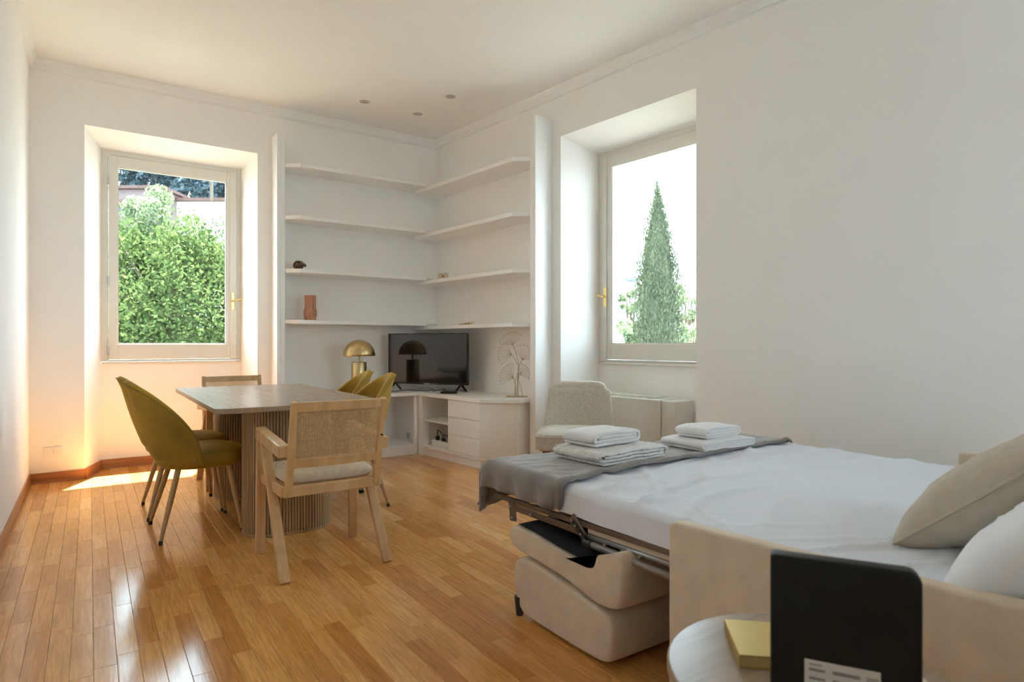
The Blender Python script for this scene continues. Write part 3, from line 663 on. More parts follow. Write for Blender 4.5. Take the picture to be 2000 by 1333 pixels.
# ---- cane armchair; local +y is forward
def cane_chair(label, wood_m):
    t = thing('cane_armchair', label, 'armchair', group='cane back armchairs')
    for s_ in (-1, 1):
        x = s_*.245
        MB().bar((x, .245, 0), (x-s_*.004, .235, .615), .026, .046, (1, 0, 0)).build('front_leg', wood_m, t, bevel=.004)
        MB().bar((x, -.245, 0), (x-s_*.004, .165, .615), .026, .046, (1, 0, 0)).build('rear_leg', wood_m, t, bevel=.004)
        a = MB().hexa([(x-.030, -.215, .560), (x+.022, -.215, .560), (x+.022, .262, .592), (x-.030, .262, .592)] if s_ > 0 else [(x-.022, -.215, .560), (x+.030, -.215, .560), (x+.030, .262, .592), (x-.022, .262, .592)],
                      [(x-.030, -.215, .616), (x+.022, -.215, .616), (x+.022, .262, .652), (x-.030, .262, .652)] if s_ > 0 else [(x-.022, -.215, .616), (x+.030, -.215, .616), (x+.030, .262, .652), (x-.022, .262, .652)])
        a.build('armrest', wood_m, t, bevel=.006)
        MB().bar((x-s_*.012, -.17, .392), (x-s_*.012, .255, .392), .024, .045).build('side_rail', wood_m, t, bevel=.003)
        # back post
        xp = s_*.212
        MB().bar((xp, -.170, .372), (xp, -.275, .818), .030, .034, (1, 0, 0), .030, .026).build('back_post', wood_m, t, bevel=.004)
    MB().box(-.235, .235, -.185, -.160, .370, .415).build('rear_rail', wood_m, t, bevel=.003)
    MB().box(-.235, .235, .235, .260, .370, .415).build('front_rail', wood_m, t, bevel=.003)
    MB().box(-.215, .215, -.16, .24, .405, .418).build('seat_board', wood_m, t)
    def pad(a, b):
        return (0, 0, 0)
    hx, y0, y1 = .222, -.155, .262
    def cush(a, b):
        th = a*2*PI; cs = math.copysign(abs(math.cos(th))**.28, math.cos(th)); sn = math.copysign(abs(math.sin(th))**.28, math.sin(th))
        pr = [(0, .418), (.93, .418), (1, .432), (1, .452), (.95, .466), (.75, .474), (.4, .477), (0, .478)]
        f_ = b*(len(pr)-1); i = min(int(f_), len(pr)-2); u = f_-i; r = pr[i][0]*(1-u)+pr[i+1][0]*u; z = pr[i][1]*(1-u)+pr[i+1][1]*u
        return (hx*r*cs, (y0+y1)/2+(y1-y0)/2*r*sn, z)
    MB().grid(cush, 64, 22, True).build('seat_cushion', 'linen', t, smooth=True)
    # curved rails, cane between
    def by(z): return -.170-.105*(z-.372)/(.446)
    def bow(x, z): return by(z)-.022*(1-(x/.212)**2)
    def rail(z0, z1, name):
        b_ = MB(); n = 12; vs = []
        for k in range(n+1):
            x = -.200+.400*k/n
            for z, dy in ((z0, -.011), (z0, .011), (z1, .011), (z1, -.011)): vs.append((x, bow(x, z)+dy, z))
        fs = [(4*k+i, 4*k+(i+1) % 4, 4*k+4+(i+1) % 4, 4*k+4+i) for k in range(n) for i in range(4)]+[(0, 1, 2, 3), (4*n+3, 4*n+2, 4*n+1, 4*n)]
        b_.add(vs, fs); return b_.build(name, wood_m, t, bevel=.002)
    rail(.772, .816, 'top_rail'); rail(.508, .550, 'lower_back_rail')
    cz0, cz1 = .548, .774
    c_ = MB()
    nx, nzv = 58, 36
    for k in range(nx):
        x = -.197+.394*(k+.5)/nx; w = .0023 if k % 3 else .0032
        pts = [(x, cz0+(cz1-cz0)*j/6) for j in range(7)]; vs = []
        for xx, z in pts:
            e_ = .0006*(1 if (k % 2) else -1); y = bow(xx, z)+e_; vs += [(xx-w/2, y, z), (xx+w/2, y, z)]
        c_.add(vs, [(2*j, 2*j+1, 2*j+3, 2*j+2) for j in range(6)])
    for k in range(nzv):
        z = cz0+(cz1-cz0)*(k+.5)/nzv; w = .0023 if k % 3 else .0032; vs = []
        for j in range(17):
            x = -.197+.394*j/16; y = bow(x, z)-.0006*(1 if k % 2 else -1); vs += [(x, y, z-w/2), (x, y, z+w/2)]
        c_.add(vs, [(2*j, 2*j+1, 2*j+3, 2*j+2) for j in range(16)])
    for sgn in (1, -1):
        for k in range(-22, 40):
            x0 = -.197+.394*k/38*1.0
            vs = []
            for j in range(7):
                z = cz0+(cz1-cz0)*j/6; x = x0+sgn*(z-cz0)*.9 if sgn > 0 else x0+.2-(z-cz0)*.9
                if -.197 <= x <= .197: vs += [(x-.001, bow(x, z)+.0012*sgn, z), (x+.001, bow(x, z)+.0012*sgn, z)]
            n = len(vs)//2
            if n > 1: c_.add(vs, [(2*j, 2*j+1, 2*j+3, 2*j+2) for j in range(n-1)])
    cn = c_.build('cane_panel', 'cane', t, fix=False); cn['kind'] = 'stuff'
    MB().tube([(.0, bow(0, .528)-.016, .53), (.0, bow(0, .528)-.010, .53)], .005, 10).build('screw', 'steel', t)
    MB().tube([(.212, -.262, .635), (.212, -.24, .635)], .004, 8).build('screw_hole', 'hole', t)
    return t
ca = cane_chair('pale wooden armchair with cane back turned to the camera, nearest chair', 'oak')
ca.location = (.968, 3.098, 0)
cb = cane_chair('wooden cane back armchair at the far end of the table under the tree window', 'oakb')
cb.location = (.965, 5.20, 0); cb.rotation_euler = (0, 0, PI)

# ================================================================== WINDOW CORNER
t = thing('fan_coil_heater', 'cream floor heater under the cypress window behind the tweed chair', 'heater', fromB(-.24, 2.50, 0), RB)
MB().box(-.125, .125, -.44, .33, .09, .655).build('casing', 'fancoil', t, bevel=.006)
MB().box(-.125, .115, .335, .455, .09, .650).build('side_box', 'fancoil', t, bevel=.006)
MB().box(-.11, .11, -.42, .30, 0, .09).build('plinth', 'fancoil', t)
for k in range(16):
    y = -.40+.042*k; MB().bar((-.105, y, .662), (.085, y+.0, .662), .010, .016, (0, .4, 1)).build('grille_slat', 'fancoil', t)

t = thing('slipper_chair', 'low armless greige tweed chair between the shelves and the heater', 'chair', (2.93, 3.42, 0), math.atan2(-.72, -.69))
# local +x forward
def slip_seat(a, b):
    th = a*2*PI; cs = math.copysign(abs(math.cos(th))**.35, math.cos(th)); sn = math.copysign(abs(math.sin(th))**.35, math.sin(th))
    pr = [(0, .335), (.94, .335), (1, .35), (1, .435), (.97, .452), (.8, .466), (.4, .474), (0, .476)]
    f_ = b*(len(pr)-1); i = min(int(f_), len(pr)-2); u = f_-i; r = pr[i][0]*(1-u)+pr[i+1][0]*u; z = pr[i][1]*(1-u)+pr[i+1][1]*u
    return (.04+.27*r*cs, .285*r*sn, z)
st_ = MB().grid(slip_seat, 56, 24, True).build('seat', 'slipper', t, smooth=True)
MB().tube([slip_seat(k/56, 3.0/7) for k in range(56)], .004, 6, closed=True).build('piping', 'slipper', st_, smooth=True)
def slip_back(a, b):
    th = a*2*PI; cs = math.copysign(abs(math.cos(th))**.45, math.cos(th)); sn = math.copysign(abs(math.sin(th))**.45, math.sin(th))
    zz = [(.36, 1), (.45, 1), (.55, .985), (.65, .95), (.73, .90), (.765, .84), (.785, .70), (.790, .35), (.790, 0)]
    f_ = b*(len(zz)-1); i = min(int(f_), len(zz)-2); u = f_-i; z = zz[i][0]*(1-u)+zz[i+1][0]*u; r = zz[i][1]*(1-u)+zz[i+1][1]*u
    k = (z-.36)/.43; hw = .272*(1-.16*max(0, k)**1.2); rr = r if z > .73 else 1
    y = hw*rr*sn; x = -.215-.13*k+.045*rr*cs+.10*(abs(y)/.27)**2.2*(1-.55*k)
    return (x, y, z)
MB().grid(slip_back, 56, 30, True).build('backrest', 'slipper', t, smooth=True)
for sx in (-1, 1):
    for sy in (-1, 1):
        MB().tube([(sx*.19+.03, sy*.21, .34), (sx*.215+.03, sy*.235, 0)], [.022, .013], 12).build('leg', 'darkleg', t, smooth='angle')

# ================================================================== SOFA BED
SX0, SX1 = 1.385, 3.47
t = thing('sofa_bed', 'beige sofa bed folded out, with slim arms and brown metal frame', 'sofa bed', (SX0, .75, 0))
def L(x, y, z): return (x-SX0, y-.75, z)
def arm(x0, x1, nm):
    # closed side profile in y,z rounded at the front corner
    prof = [(-.10, .07), (1.20, .07), (1.215, .085), (1.215, .545), (1.208, .560), (1.190, .566), (.80, .582), (.30, .612), (-.10, .64)]
    n = len(prof); vs = [L(x0, y, z) for y, z in prof]+[L(x1, y, z) for y, z in prof]
    MB().add(vs, [tuple(range(n)), tuple(range(2*n-1, n-1, -1))]+[(i, n+i, n+(i+1) % n, (i+1) % n) for i in range(n)]).build(nm, 'sofa', t, bevel=.011, seg=4)
arm(SX0, SX0+.050, 'arm'); arm(SX1-.050, SX1, 'arm')
for x in (SX0+.04, SX1-.04):
    for y in (0., 1.12): MB().box(*[c for c in (x-SX0-.025, x-SX0+.025, y-.75-.025, y-.75+.025)], 0, .075).build('foot', 'tip', t)
rbox(SX0-SX0+.08, SX1-SX0-.08, -.98, -.70, .08, .80).build('backrest', 'sofa', t, bevel=.05, seg=4)
# lower seat base pulled out in front of the arms (rounded)
def soft_block(name, prof_pts, x0, x1, m, parent, r=.04, smooth_sub=2, bulge=.0):
    # profile in (y,z) extruded in x; subdivision softens it
    n = len(prof_pts); xs = [x0, x0+.02, x0+.25, (x0+x1)/2, x1-.25, x1-.02, x1]; vs = []
    cy = sum(p[0] for p in prof_pts)/n; cz = sum(p[1] for p in prof_pts)/n
    for i, x in enumerate(xs):
        k = .965 if i in (0, len(xs)-1) else 1
        vs += [L(x, cy+(y-cy)*k, cz+(z-cz)*k) for y, z in prof_pts]
    fs = [(i*n+k, i*n+(k+1) % n, (i+1)*n+(k+1) % n, (i+1)*n+k) for i in range(len(xs)-1) for k in range(n)]
    # end caps as a fan with an inner ring
    for e, x in ((0, xs[0]), (len(xs)-1, xs[-1])):
        o_ = len(vs); vs += [L(x, cy+(y-cy)*.82, cz+(z-cz)*.82) for y, z in prof_pts]
        c0 = len(vs); vs.append(L(x, cy, cz))
        for k in range(n): fs.append((e*n+k, e*n+(k+1) % n, o_+(k+1) % n, o_+k)); fs.append((o_+k, o_+(k+1) % n, c0))
    o = MB().add(vs, fs).build(name, m, parent, smooth=True, sub=smooth_sub); return o
def densify(pts, r):
    out = []; n = len(pts)
    for i in range(n):
        p0, p, p1 = Vector(pts[i-1]), Vector(pts[i]), Vector(pts[(i+1) % n])
        a = (p0-p); b = (p1-p); q = min(r, a.length*.4, b.length*.4)
        out += [tuple(p+a.normalized()*q), tuple(p*.5+(p+a.normalized()*q)*.25+(p+b.normalized()*q)*.25), tuple(p+b.normalized()*q)]
    return out
SXC = SX1-.10
base = soft_block('seat_base', densify([(1.465, .012), (1.985, .012), (2.035, .10), (2.035, .232), (1.90, .243), (1.46, .188)], .05), 1.400, SXC, 'sofa', t)
cus = soft_block('folded_cushion', densify([(1.425, .215), (1.52, .198), (1.72, .238), (2.04, .262), (2.075, .285), (2.075, .335), (2.02, .352), (1.90, .345), (1.72, .325), (1.545, .312), (1.50, .325), (1.475, .395), (1.43, .405), (1.41, .37)], .03), 1.402, SXC, 'sofa', t)
MB().add([L(x, y, z) for x in (1.416, SXC-.03) for y, z in ((1.520, .322), (1.60, .325), (1.75, .336), (1.90, .352), (2.02, .356))], [(k, k+1, 6+k, 5+k) for k in range(4)]).build('lining', 'darkfab', cus, fix=False)
dl = MB()
dl.add([L(x, y, z) for x in (1.45, SXC-.05) for y, z in ((1.47, .40), (2.03, .40), (2.03, .30), (1.47, .30))], [(0, 1, 5, 4)])
MB().tube([L(1.412, 2.0, .075), L(1.412, 2.0, .0)], [.022, .014], 10).build('foot', 'tip', t)
MB().tube([L(SXC-.03, 2.0, .075), L(SXC-.03, 2.0, .0)], [.022, .014], 10).build('foot', 'tip', t)
# metal frame
MX0, MX1 = 1.468, 3.10
FY = 2.27
for x in (MX0+.002, MX1-.006):
    MB().bar(L(x, FY, .416), L(x, 1.26, .440), .016, .020).bar(L(x, 1.26, .440), L(x, .25, .446), .016, .020).build('upper_rail', 'bedmetal', t, bevel=.002)
    MB().bar(L(x+.006, 1.66, .411), L(x+.006, 1.0, .424), .010, .016).build('slat_strip', 'linen', t)
    MB().tube([L(x, 1.66, .392), L(x, 1.26, .402), L(x, .3, .405)], .010, 10).build('lower_tube', 'bedmetal2', t, smooth=True)
    MB().tube([L(x-.014, 1.635, .373), L(x-.014, 1.20, .370)], .0135, 10).build('link_tube', 'bedmetal2', t, smooth=True)
    MB().tube([L(x-.014, 1.66, .373), L(x-.014, 1.62, .373)], .0165, 10).build('tube_cap', 'black', t, smooth='angle')
    MB().bar(L(x-.012, 1.735, .448), L(x-.012, 1.665, .388), .008, .034).build('hinge_plate', 'bedmetal', t, bevel=.006)
    MB().bar(L(x-.020, 1.725, .432), L(x-.020, 1.635, .368), .006, .014).build('hinge_link', 'black', t, bevel=.002)
    MB().bar(L(x-.010, 2.125, .420), L(x-.010, 2.115, .338), .008, .045).build('end_bracket', 'bedmetal', t, bevel=.004)
    MB().bar(L(x-.010, 2.12, .396), L(x-.010, 1.68, .401), .010, .026).build('pivot_bar', 'bedmetal', t, bevel=.004)
    for y, z in ((1.722, .437), (1.705, .42), (1.675, .398), (1.645, .376), (2.12, .40), (2.11, .355), (1.98, .397), (1.55, .392), (1.47, .394), (1.39, .396)):
        MB().tube([L(x-.024, y, z), L(x-.010, y, z)], .005, 10).build('bolt', 'steel', t)
MB().bar(L(MX0, FY, .416), L(MX1, FY, .416), .016, .022).build('foot_rail', 'bedmetal', t, bevel=.002)
slt = MB()
for k in range(14):
    y = .40+.135*k; MB().box(MX0-SX0+.02, MX1-SX0-.02, y-.75-.028, y-.75+.028, .400, .410).build('slat', 'bedmetal2', t)
# head support under the pillows
rbox(.08, SX1-SX0-.08, -.70, -.42, .10, .40).build('seat_rear', 'sofa', t, bevel=.03, seg=3)
MZ0, MZ1 = .436, .548
def footy(x): return 2.34-.13*(x-MX0)/(MX1-MX0)
MB().hexa([L(MX0+.012, .10, MZ0), L(MX1-.012, .10, MZ0), L(MX1-.012, footy(MX1)-.012, MZ0), L(MX0+.012, footy(MX0)-.012, MZ0)],
          [L(MX0+.012, .10, MZ1-.012), L(MX1-.012, .10, MZ1-.012), L(MX1-.012, footy(MX1)-.012, MZ1-.012), L(MX0+.012, footy(MX0)-.012, MZ1-.012)]).build('mattress', 'sheet', t, bevel=.03, seg=3)
# ---- fitted sheet
def ridged(x, y, ang, fr, off):
    c, s_ = math.cos(ang), math.sin(ang); u = x*c+y*s_; v = -x*s_+y*c
    w = v*fr+1.2*mnoise.noise(Vector((u*.9+off, v*1.4, off)))+.5*mnoise.noise(Vector((u*2.2, v*2.5+off, 2*off)))
    r = 1-abs(2*(w-math.floor(w+.5))); r = max(0, r-.60)/.40
    m_ = max(0, mnoise.noise(Vector((u*1.3+3*off, v*1.9+off, 5.)))+.20)
    return r*r*m_
def sheet_z(x, y):
    z = .008*ridged(x, y, .25, 6.5, 1.7)+.010*ridged(x, y, -.15, 4.2, 4.1)+.008*ridged(x, y, .7, 5.0, 8.3)+.006*ridged(x, y, -.5, 7., 12.)
    return 2.7*z+.006*mnoise.noise(Vector((x*2, y*2, 3)))+.003*mnoise.noise(Vector((x*5, y*6, 9)))
def axis(lo, hi, n, drop, r=.03, nd=6):
    out = []
    for k in range(nd, 0, -1): out.append((lo, -(r*.3+drop*k/nd), k))
    for k in range(3): a = PI/2*(k+.5)/3; out.append((lo+r*(1-math.cos(PI/2-a)) if False else lo+r*(1-math.cos(a))*1.0, -r*(1-math.sin(a)), 0))
    for k in range(n): out.append((lo+r+(hi-lo-2*r)*k/(n-1), 0, 0))
    for k in range(2, -1, -1): a = PI/2*(k+.5)/3; out.append((hi-r*(1-math.cos(a)), -r*(1-math.sin(a)), 0))
    for k in range(1, nd+1): out.append((hi, -(r*.3+drop*k/nd), k))
    return out
ax = axis(0, 1, 150, 0); 
XS = axis(MX0-.004, MX1, 150, .092); YS = axis(.12, 1., 190, .092)
YS = axis(.12, 2.30, 190, .096)
vs = []
for y, dzy, ky in YS:
    for x, dzx, kx in XS:
        yy = .12+(y-.12)*(footy(x)-.12)/(2.30-.12)
        dz = min(dzx, dzy) if (kx or ky) else dzx+dzy
        z = MZ1+dz; off = 0
        if not kx and not ky: z += sheet_z(x, yy)*min(1, (x-MX0+.01)*14, (MX1-x+.01)*14)
        else:
            w = .007*mnoise.noise(Vector((x*4, yy*4, z*5)))+.006*ridged(yy, z*3, .9, 5, 2.)
            if kx: x2 = x+(w if x > 2 else -w)
        vs.append((x+(0 if not kx else (.006*mnoise.noise(Vector((yy*6, z*9, 1)))-.004*ridged(yy, z*2.5, 1.0, 6, 2.))), yy, z))
nX = len(XS)
fs = [(j*nX+i, j*nX+i+1, (j+1)*nX+i+1, (j+1)*nX+i) for j in range(len(YS)-1) for i in range(nX-1)]
o = MB().add(vs, fs).build('bed_sheet', 'sheet', smooth=True, fix=False); tag(o, 'rumpled white fitted sheet stretched over the fold-out mattress', 'sheet')
# ---- grey blanket over the foot end
def near_y(x): q = (x-MX0)/(MX1-MX0); return 1.775+.11*q+.02*math.sin(q*5)
BX = []; BN = 110
vs = []; NS, NT = 120, 56
S0, S1 = -.100, (MX1-MX0)+.06
for j in range(NT):
    for i in range(NS):
        s_ = S0+(S1-S0)*i/(NS-1)
        x0 = MX0-.012
        # along x
        def wrap(s, lo, hi, r=.045):
            if s < lo:
                e = lo-s
                if e < r*PI/2: a = e/r; return lo-r*math.sin(a), -r*(1-math.cos(a))
                return lo-r, -(r+e-r*PI/2)
            if s > hi:
                e = s-hi
                if e < r*PI/2: a = e/r; return hi+r*math.sin(a), -r*(1-math.cos(a))
                return hi+r, -(r+e-r*PI/2)
            return s, 0
        r_ = .030
        xs_, dz1 = wrap(s_, .022, MX1-MX0-.02, r_)
        xw = x0+xs_
        yn = near_y(min(max(xw, MX0), MX1)); yf = footy(min(max(xw, MX0), MX1))
        q = (xw-MX0)/(MX1-MX0)
        over = .20*(1-.65*min(1, max(0, q*3.5)))+.035*mnoise.noise(Vector((xw*7, 3, 1)))
        Ly = yf-yn+over; tt = Ly*j/(NT-1)
        ys_, dz2 = wrap(tt, -9, yf-yn-.05, .075)
        yw = yn+ys_
        if s_ < 0: yw += .03*(-s_/.1)*math.sin(0)+.02*(-s_/.1)*(1 if j < 4 else 0)
        z = MZ1+.010+dz1+dz2
        if dz1 == 0 and dz2 == 0: z += sheet_z(xw, yw)*.5+.005*mnoise.noise(Vector((xw*5, yw*9, 4)))+.003*mnoise.noise(Vector((xw*14, yw*16, 7)))
        hem = max(0, 1-j/2.0)
        if j <= 3: z += .010*math.sin(PI*min(1, (j+.5)/4))
        if dz1 < -.02: xw += .008*math.sin(tt*42+1)*min(1, -dz1*12)+.006*mnoise.noise(Vector((tt*9, s_*6, 2)))
        if dz2 < -.03: yw += .020*math.sin(s_*47)*min(1, -dz2*9)
        if dz1 < -.02 and dz2 < -.02: z = max(z, .345+.05*mnoise.noise(Vector((s_*20, tt*20, 3)))); xw += .02; 
        vs.append((xw, yw, z))
fs = [(j*NS+i, j*NS+i+1, (j+1)*NS+i+1, (j+1)*NS+i) for j in range(NT-1) for i in range(NS-1)]
o = MB().add(vs, fs).build('blanket', 'blanket', smooth=True, fix=False); md = o.modifiers.new('thick', 'SOLIDIFY'); md.thickness = .012; md.offset = 1
tag(o, 'grey plush blanket folded across the foot of the bed', 'blanket')
# ---- folded towels
def towel(name, label, m, loc, rz, w, l, layers, th, waffle=False, seed=0):
    # path in (a,z): folded ribbon; extruded along local y
    path = []; r = th*.52; gap = th*1.02
    zs = [th/2+gap*k for k in range(layers)]
    if layers == 3: seq = [(0, 1), (2, -1), (1, 1)]
    elif layers == 4: seq = [(0, 1), (3, -1), (1, 1), (2, -1)]
    else: seq = [(0, 1), (1, -1)]
    n = 12
    ex = []
    for si, (k, d) in enumerate(seq):
        inset = .35*th*si
        a0, a1 = -w/2+inset, w/2-inset
        rng = [a0+(a1-a0)*i/n for i in range(n+1)]
        if d < 0: rng = rng[::-1]
        path += [(a, zs[k]) for a in rng]
        if si < len(seq)-1:
            z1 = zs[k]; z2 = zs[seq[si+1][0]]; c = rng[-1]; rad = abs(z2-z1)/2
            for j in range(1, 8):
                an = PI*j/8; zz = (z1+z2)/2-(z2-z1)/2*math.cos(an); path.append((c+d*rad*.9*math.sin(an), zz))
    # offset both sides
    P = [Vector((a, z)) for a, z in path]; up = []; dn = []
    for i, p in enumerate(P):
        d = (P[min(i+1, len(P)-1)]-P[max(i-1, 0)]).normalized(); nn = Vector((-d.y, d.x))
        up.append(p+nn*th*.47); dn.append(p-nn*th*.47)
    ring = up+dn[::-1]; k = len(ring); NL = 15; vs = []
    Hh = zs[-1]+th/2
    for j in range(NL):
        y = -l/2+l*j/(NL-1); e_ = abs(2*j/(NL-1)-1)
        for i, p in enumerate(ring):
            q = Vector((p.x, y, p.y))
            n3 = mnoise.noise(Vector((q.x*9+seed, q.y*9, q.z*14)))
            zz = p.y*(1-.10*(abs(2*p.x/w)**3)-.05*e_**3)+.006*n3*(p.y/Hh); xx = p.x*(1+.02*mnoise.noise(Vector((y*8, p.y*20, seed))))
            if waffle: b_w = .0028*math.sin(j*2.4)*math.sin(i*1.1); zz += b_w*(p.y/Hh)
            vs.append((xx, y+(.012*mnoise.noise(Vector((p.x*7, p.y*30, seed+2.))) if e_ > .95 else 0), max(.001, zz)))
    fs = [(j*k+i, j*k+(i+1) % k, (j+1)*k+(i+1) % k, (j+1)*k+i) for j in range(NL-1) for i in range(k)]
    half = k//2
    for j0 in (0, (NL-1)*k):
        for i in range(half-1): fs.append((j0+i, j0+i+1, j0+k-2-i, j0+k-1-i))
    o = MB().add(vs, fs).build(name, m, smooth=True); o.location = loc; o.rotation_euler = (0, 0, rz)
    if waffle:
        s_ = o.modifiers.new('s', 'SUBSURF'); s_.levels = 1; s_.render_levels = 1
        tx = bpy.data.textures.new('waffle_cells', 'VORONOI'); tx.noise_scale = .014; tx.contrast = 1.3
        dm = o.modifiers.new('d', 'DISPLACE'); dm.texture = tx; dm.strength = -.007; dm.mid_level = .5; dm.texture_coords = 'LOCAL'
        s2 = o.modifiers[0]; s2.levels = 2; s2.render_levels = 2
    return tag(o, label, 'towel', 'folded white towels')
ZT_ = MZ1+.026
towel('towel', 'large folded waffle towel at the bottom of the nearer stack', 'towel2', (1.915, 2.015, ZT_), .05, .385, .30, 4, .0155, True, 1)
towel('towel', 'small folded towel on top of the nearer stack', 'towel', (1.890, 2.045, ZT_+.066), .10, .27, .185, 4, .0155, False, 5)
towel('towel', 'large folded smooth towel at the bottom of the farther stack', 'towel', (2.545, 1.975, ZT_+.002), -.02, .37, .26, 4, .0115, False, 9)
towel('towel', 'small folded towel on top of the farther stack', 'towel', (2.555, 1.985, ZT_+.049), .06, .26, .175, 4, .0135, False, 13)

# ---- pillows
def pillow(name, label, m, w, h, th, mat4, seed, piping=False, soft=.5, rim=0.):
    N = 44
    def pt(u, v, sgn):
        e = ((1-abs(u)**2.6)*(1-abs(v)**2.6)); e = max(0, e)**soft
        px = w/2*u*(1-.07*(1-abs(v))**1.2*abs(u)**4*2); pz = h/2*v*(1-.07*(1-abs(u))**1.2*abs(v)**4*2)
        edge = max(abs(u), abs(v))
        wr = .6*mnoise.noise(Vector((u*2.2+seed, v*2.2, sgn)))+.9*ridged(u*.8, v*.8, .6, 3.2, seed)+.9*ridged(u*.8, v*.8, -.7, 2.6, seed+3)+.25*mnoise.noise(Vector((u*6+seed, v*6, sgn)))
        y = sgn*(th/2*e*(1+.16*wr*(1 if e > .05 else 0))+rim)
        return mat4 @ Vector((px, y, pz))
    b_ = MB()
    b_.grid(lambda a, c: pt(2*a-1, 2*c-1, 1), N, N); b_.grid(lambda a, c: pt(2*(1-a)-1, 2*c-1, -1), N, N)
    o = b_.build(name, m, smooth=True, fix=True)
    bm = bmesh.new(); bm.from_mesh(o.data); bmesh.ops.remove_doubles(bm, verts=bm.verts, dist=.0006); bmesh.ops.recalc_face_normals(bm, faces=bm.faces); bm.to_mesh(o.data); bm.free()
    for p in o.data.polygons: p.use_smooth = True
    if piping:
        ed = [pt(-1+2*k/30, -1, 0) for k in range(30)]+[pt(1, -1+2*k/30, 0) for k in range(30)]+[pt(1-2*k/30, 1, 0) for k in range(30)]+[pt(-1, 1-2*k/30, 0) for k in range(30)]
        MB().tube(ed, .0045, 6, closed=True).build('piping', m, o, smooth=True)
    return tag(o, label, 'pillow')
def pose(loc, rx, ry, rz): return Matrix.Translation(loc) @ Matrix.Rotation(rz, 4, 'Z') @ Matrix.Rotation(rx, 4, 'X') @ Matrix.Rotation(ry, 4, 'Y')
pillow('cushion', 'stone beige linen cushion leaning at the head of the bed', 'cushion', .57, .44, .20, pose((2.025, .605, .690), .86, 0, .0), 3.1, True, .5)
pillow('pillow', 'white pillow leaning in front of the beige cushion, nearest the arm', 'pillowcase', .68, .42, .20, pose((1.740, .375, .675), .95, 0, .0), 7.7, False, .55)

# ================================================================== SIDE TABLE GROUP
RX, RY, RR = 1.045, .60, .24
t = thing('side_table', 'small round wooden side table beside the sofa bed arm', 'table', (RX, RY, 0))
MB().lathe([(.0001, .476), (RR-.006, .476), (RR, .481), (RR, .496), (RR-.004, .5), (.0001, .5)], 72).build('table_top', 'rtop', t, smooth='angle')
for k in range(3):
    a = .7+2*PI*k/3; MB().tube([(.12*math.cos(a), .12*math.sin(a), .476), (.19*math.cos(a), .19*math.sin(a), 0)], [.016, .011], 12).build('leg', 'chairleg', t, smooth='angle')
MB().lathe([(.0001, .452), (.135, .452), (.135, .476), (.0001, .476)], 32).build('apron_disc', 'chairleg', t)
# gold notebook
t = thing('notebook', 'champagne gold notebook lying on the round side table', 'book', (1.045, .690, .5005), math.atan2(.098, .092)-.0)
MB().box(-.068, .068, -.05, .05, .003, .021).build('pages', 'pages', t)
MB().box(-.072, .072, -.054, .054, 0, .003).box(-.072, .072, -.054, .054, .021, .024).box(-.072, .072, .051, .054, .003, .021).build('cover', 'gold', t, bevel=.001)
# black device on its edge, sticker towards the camera
pL = Vector((.872, .560, 0)); pR = Vector((.975, .388, 0)); dv = pR-pL
mid = (pL+pR)/2; nrm = Vector((-dv.y, dv.x, 0)).normalized()
t = thing('router', 'upright matt black router with white sticker on the side table', 'router', (mid.x, mid.y, .501), math.atan2(dv.y, dv.x))
rw = dv.length
def rr_prof(hw, z0, z1, r):
    out = [(-hw, z0), (hw, z0)]
    out += [(hw-r+r*math.cos(PI/2*k/8), z1-r+r*math.sin(PI/2*k/8)) for k in range(9)]
    out += [(-hw+.006-.006*math.sin(PI/2*k/4), z1-.006+.006*math.cos(PI/2*k/4)) for k in range(5)]
    return out
pp = rr_prof(rw/2, 0, .252, .018); n = len(pp)
MB().add([(x, 0, z) for x, z in pp]+[(x, .03, z) for x, z in pp], [tuple(range(n)), tuple(range(2*n-1, n-1, -1))]+[(i, n+i, n+(i+1) % n, (i+1) % n) for i in range(n)]).build('housing', 'router', t, bevel=.004, seg=3)
st = MB().box(-.052, .048, -.0012, 0.0002, .0, .100).build('sticker', 'label', t)
b_ = MB()
for k in range(6):
    z = .084-.013*k
    b_.box(-.046, -.024, -.0016, -.0010, z, z+.004)
    b_.box(-.014, .022+.003*(k % 3), -.0016, -.0010, z, z+.005)
b_.box(-.046, -.028, -.0016, -.0010, .093, .095)
b_.build('printed_line', 'ink', st)
b_ = MB()
for k in range(9): b_.box(.030+.0018*k, .030+.0018*k+.0009, -.0016, -.0010, .055, .090)
b_.build('barcode', 'ink', st)
# cream card behind the device, with a dark strip along one edge
t = thing('card_folder', 'cream card with a dark edge behind the router on the side table', 'card', (1.10, .465, .5005), -.55)
MB().box(-.075, .06, -.03, .05, 0, .010).build('card', 'cream', t, bevel=.002)
MB().box(-.079, .064, .05, .056, 0, .012).build('edge_strip', 'black', t, bevel=.002)

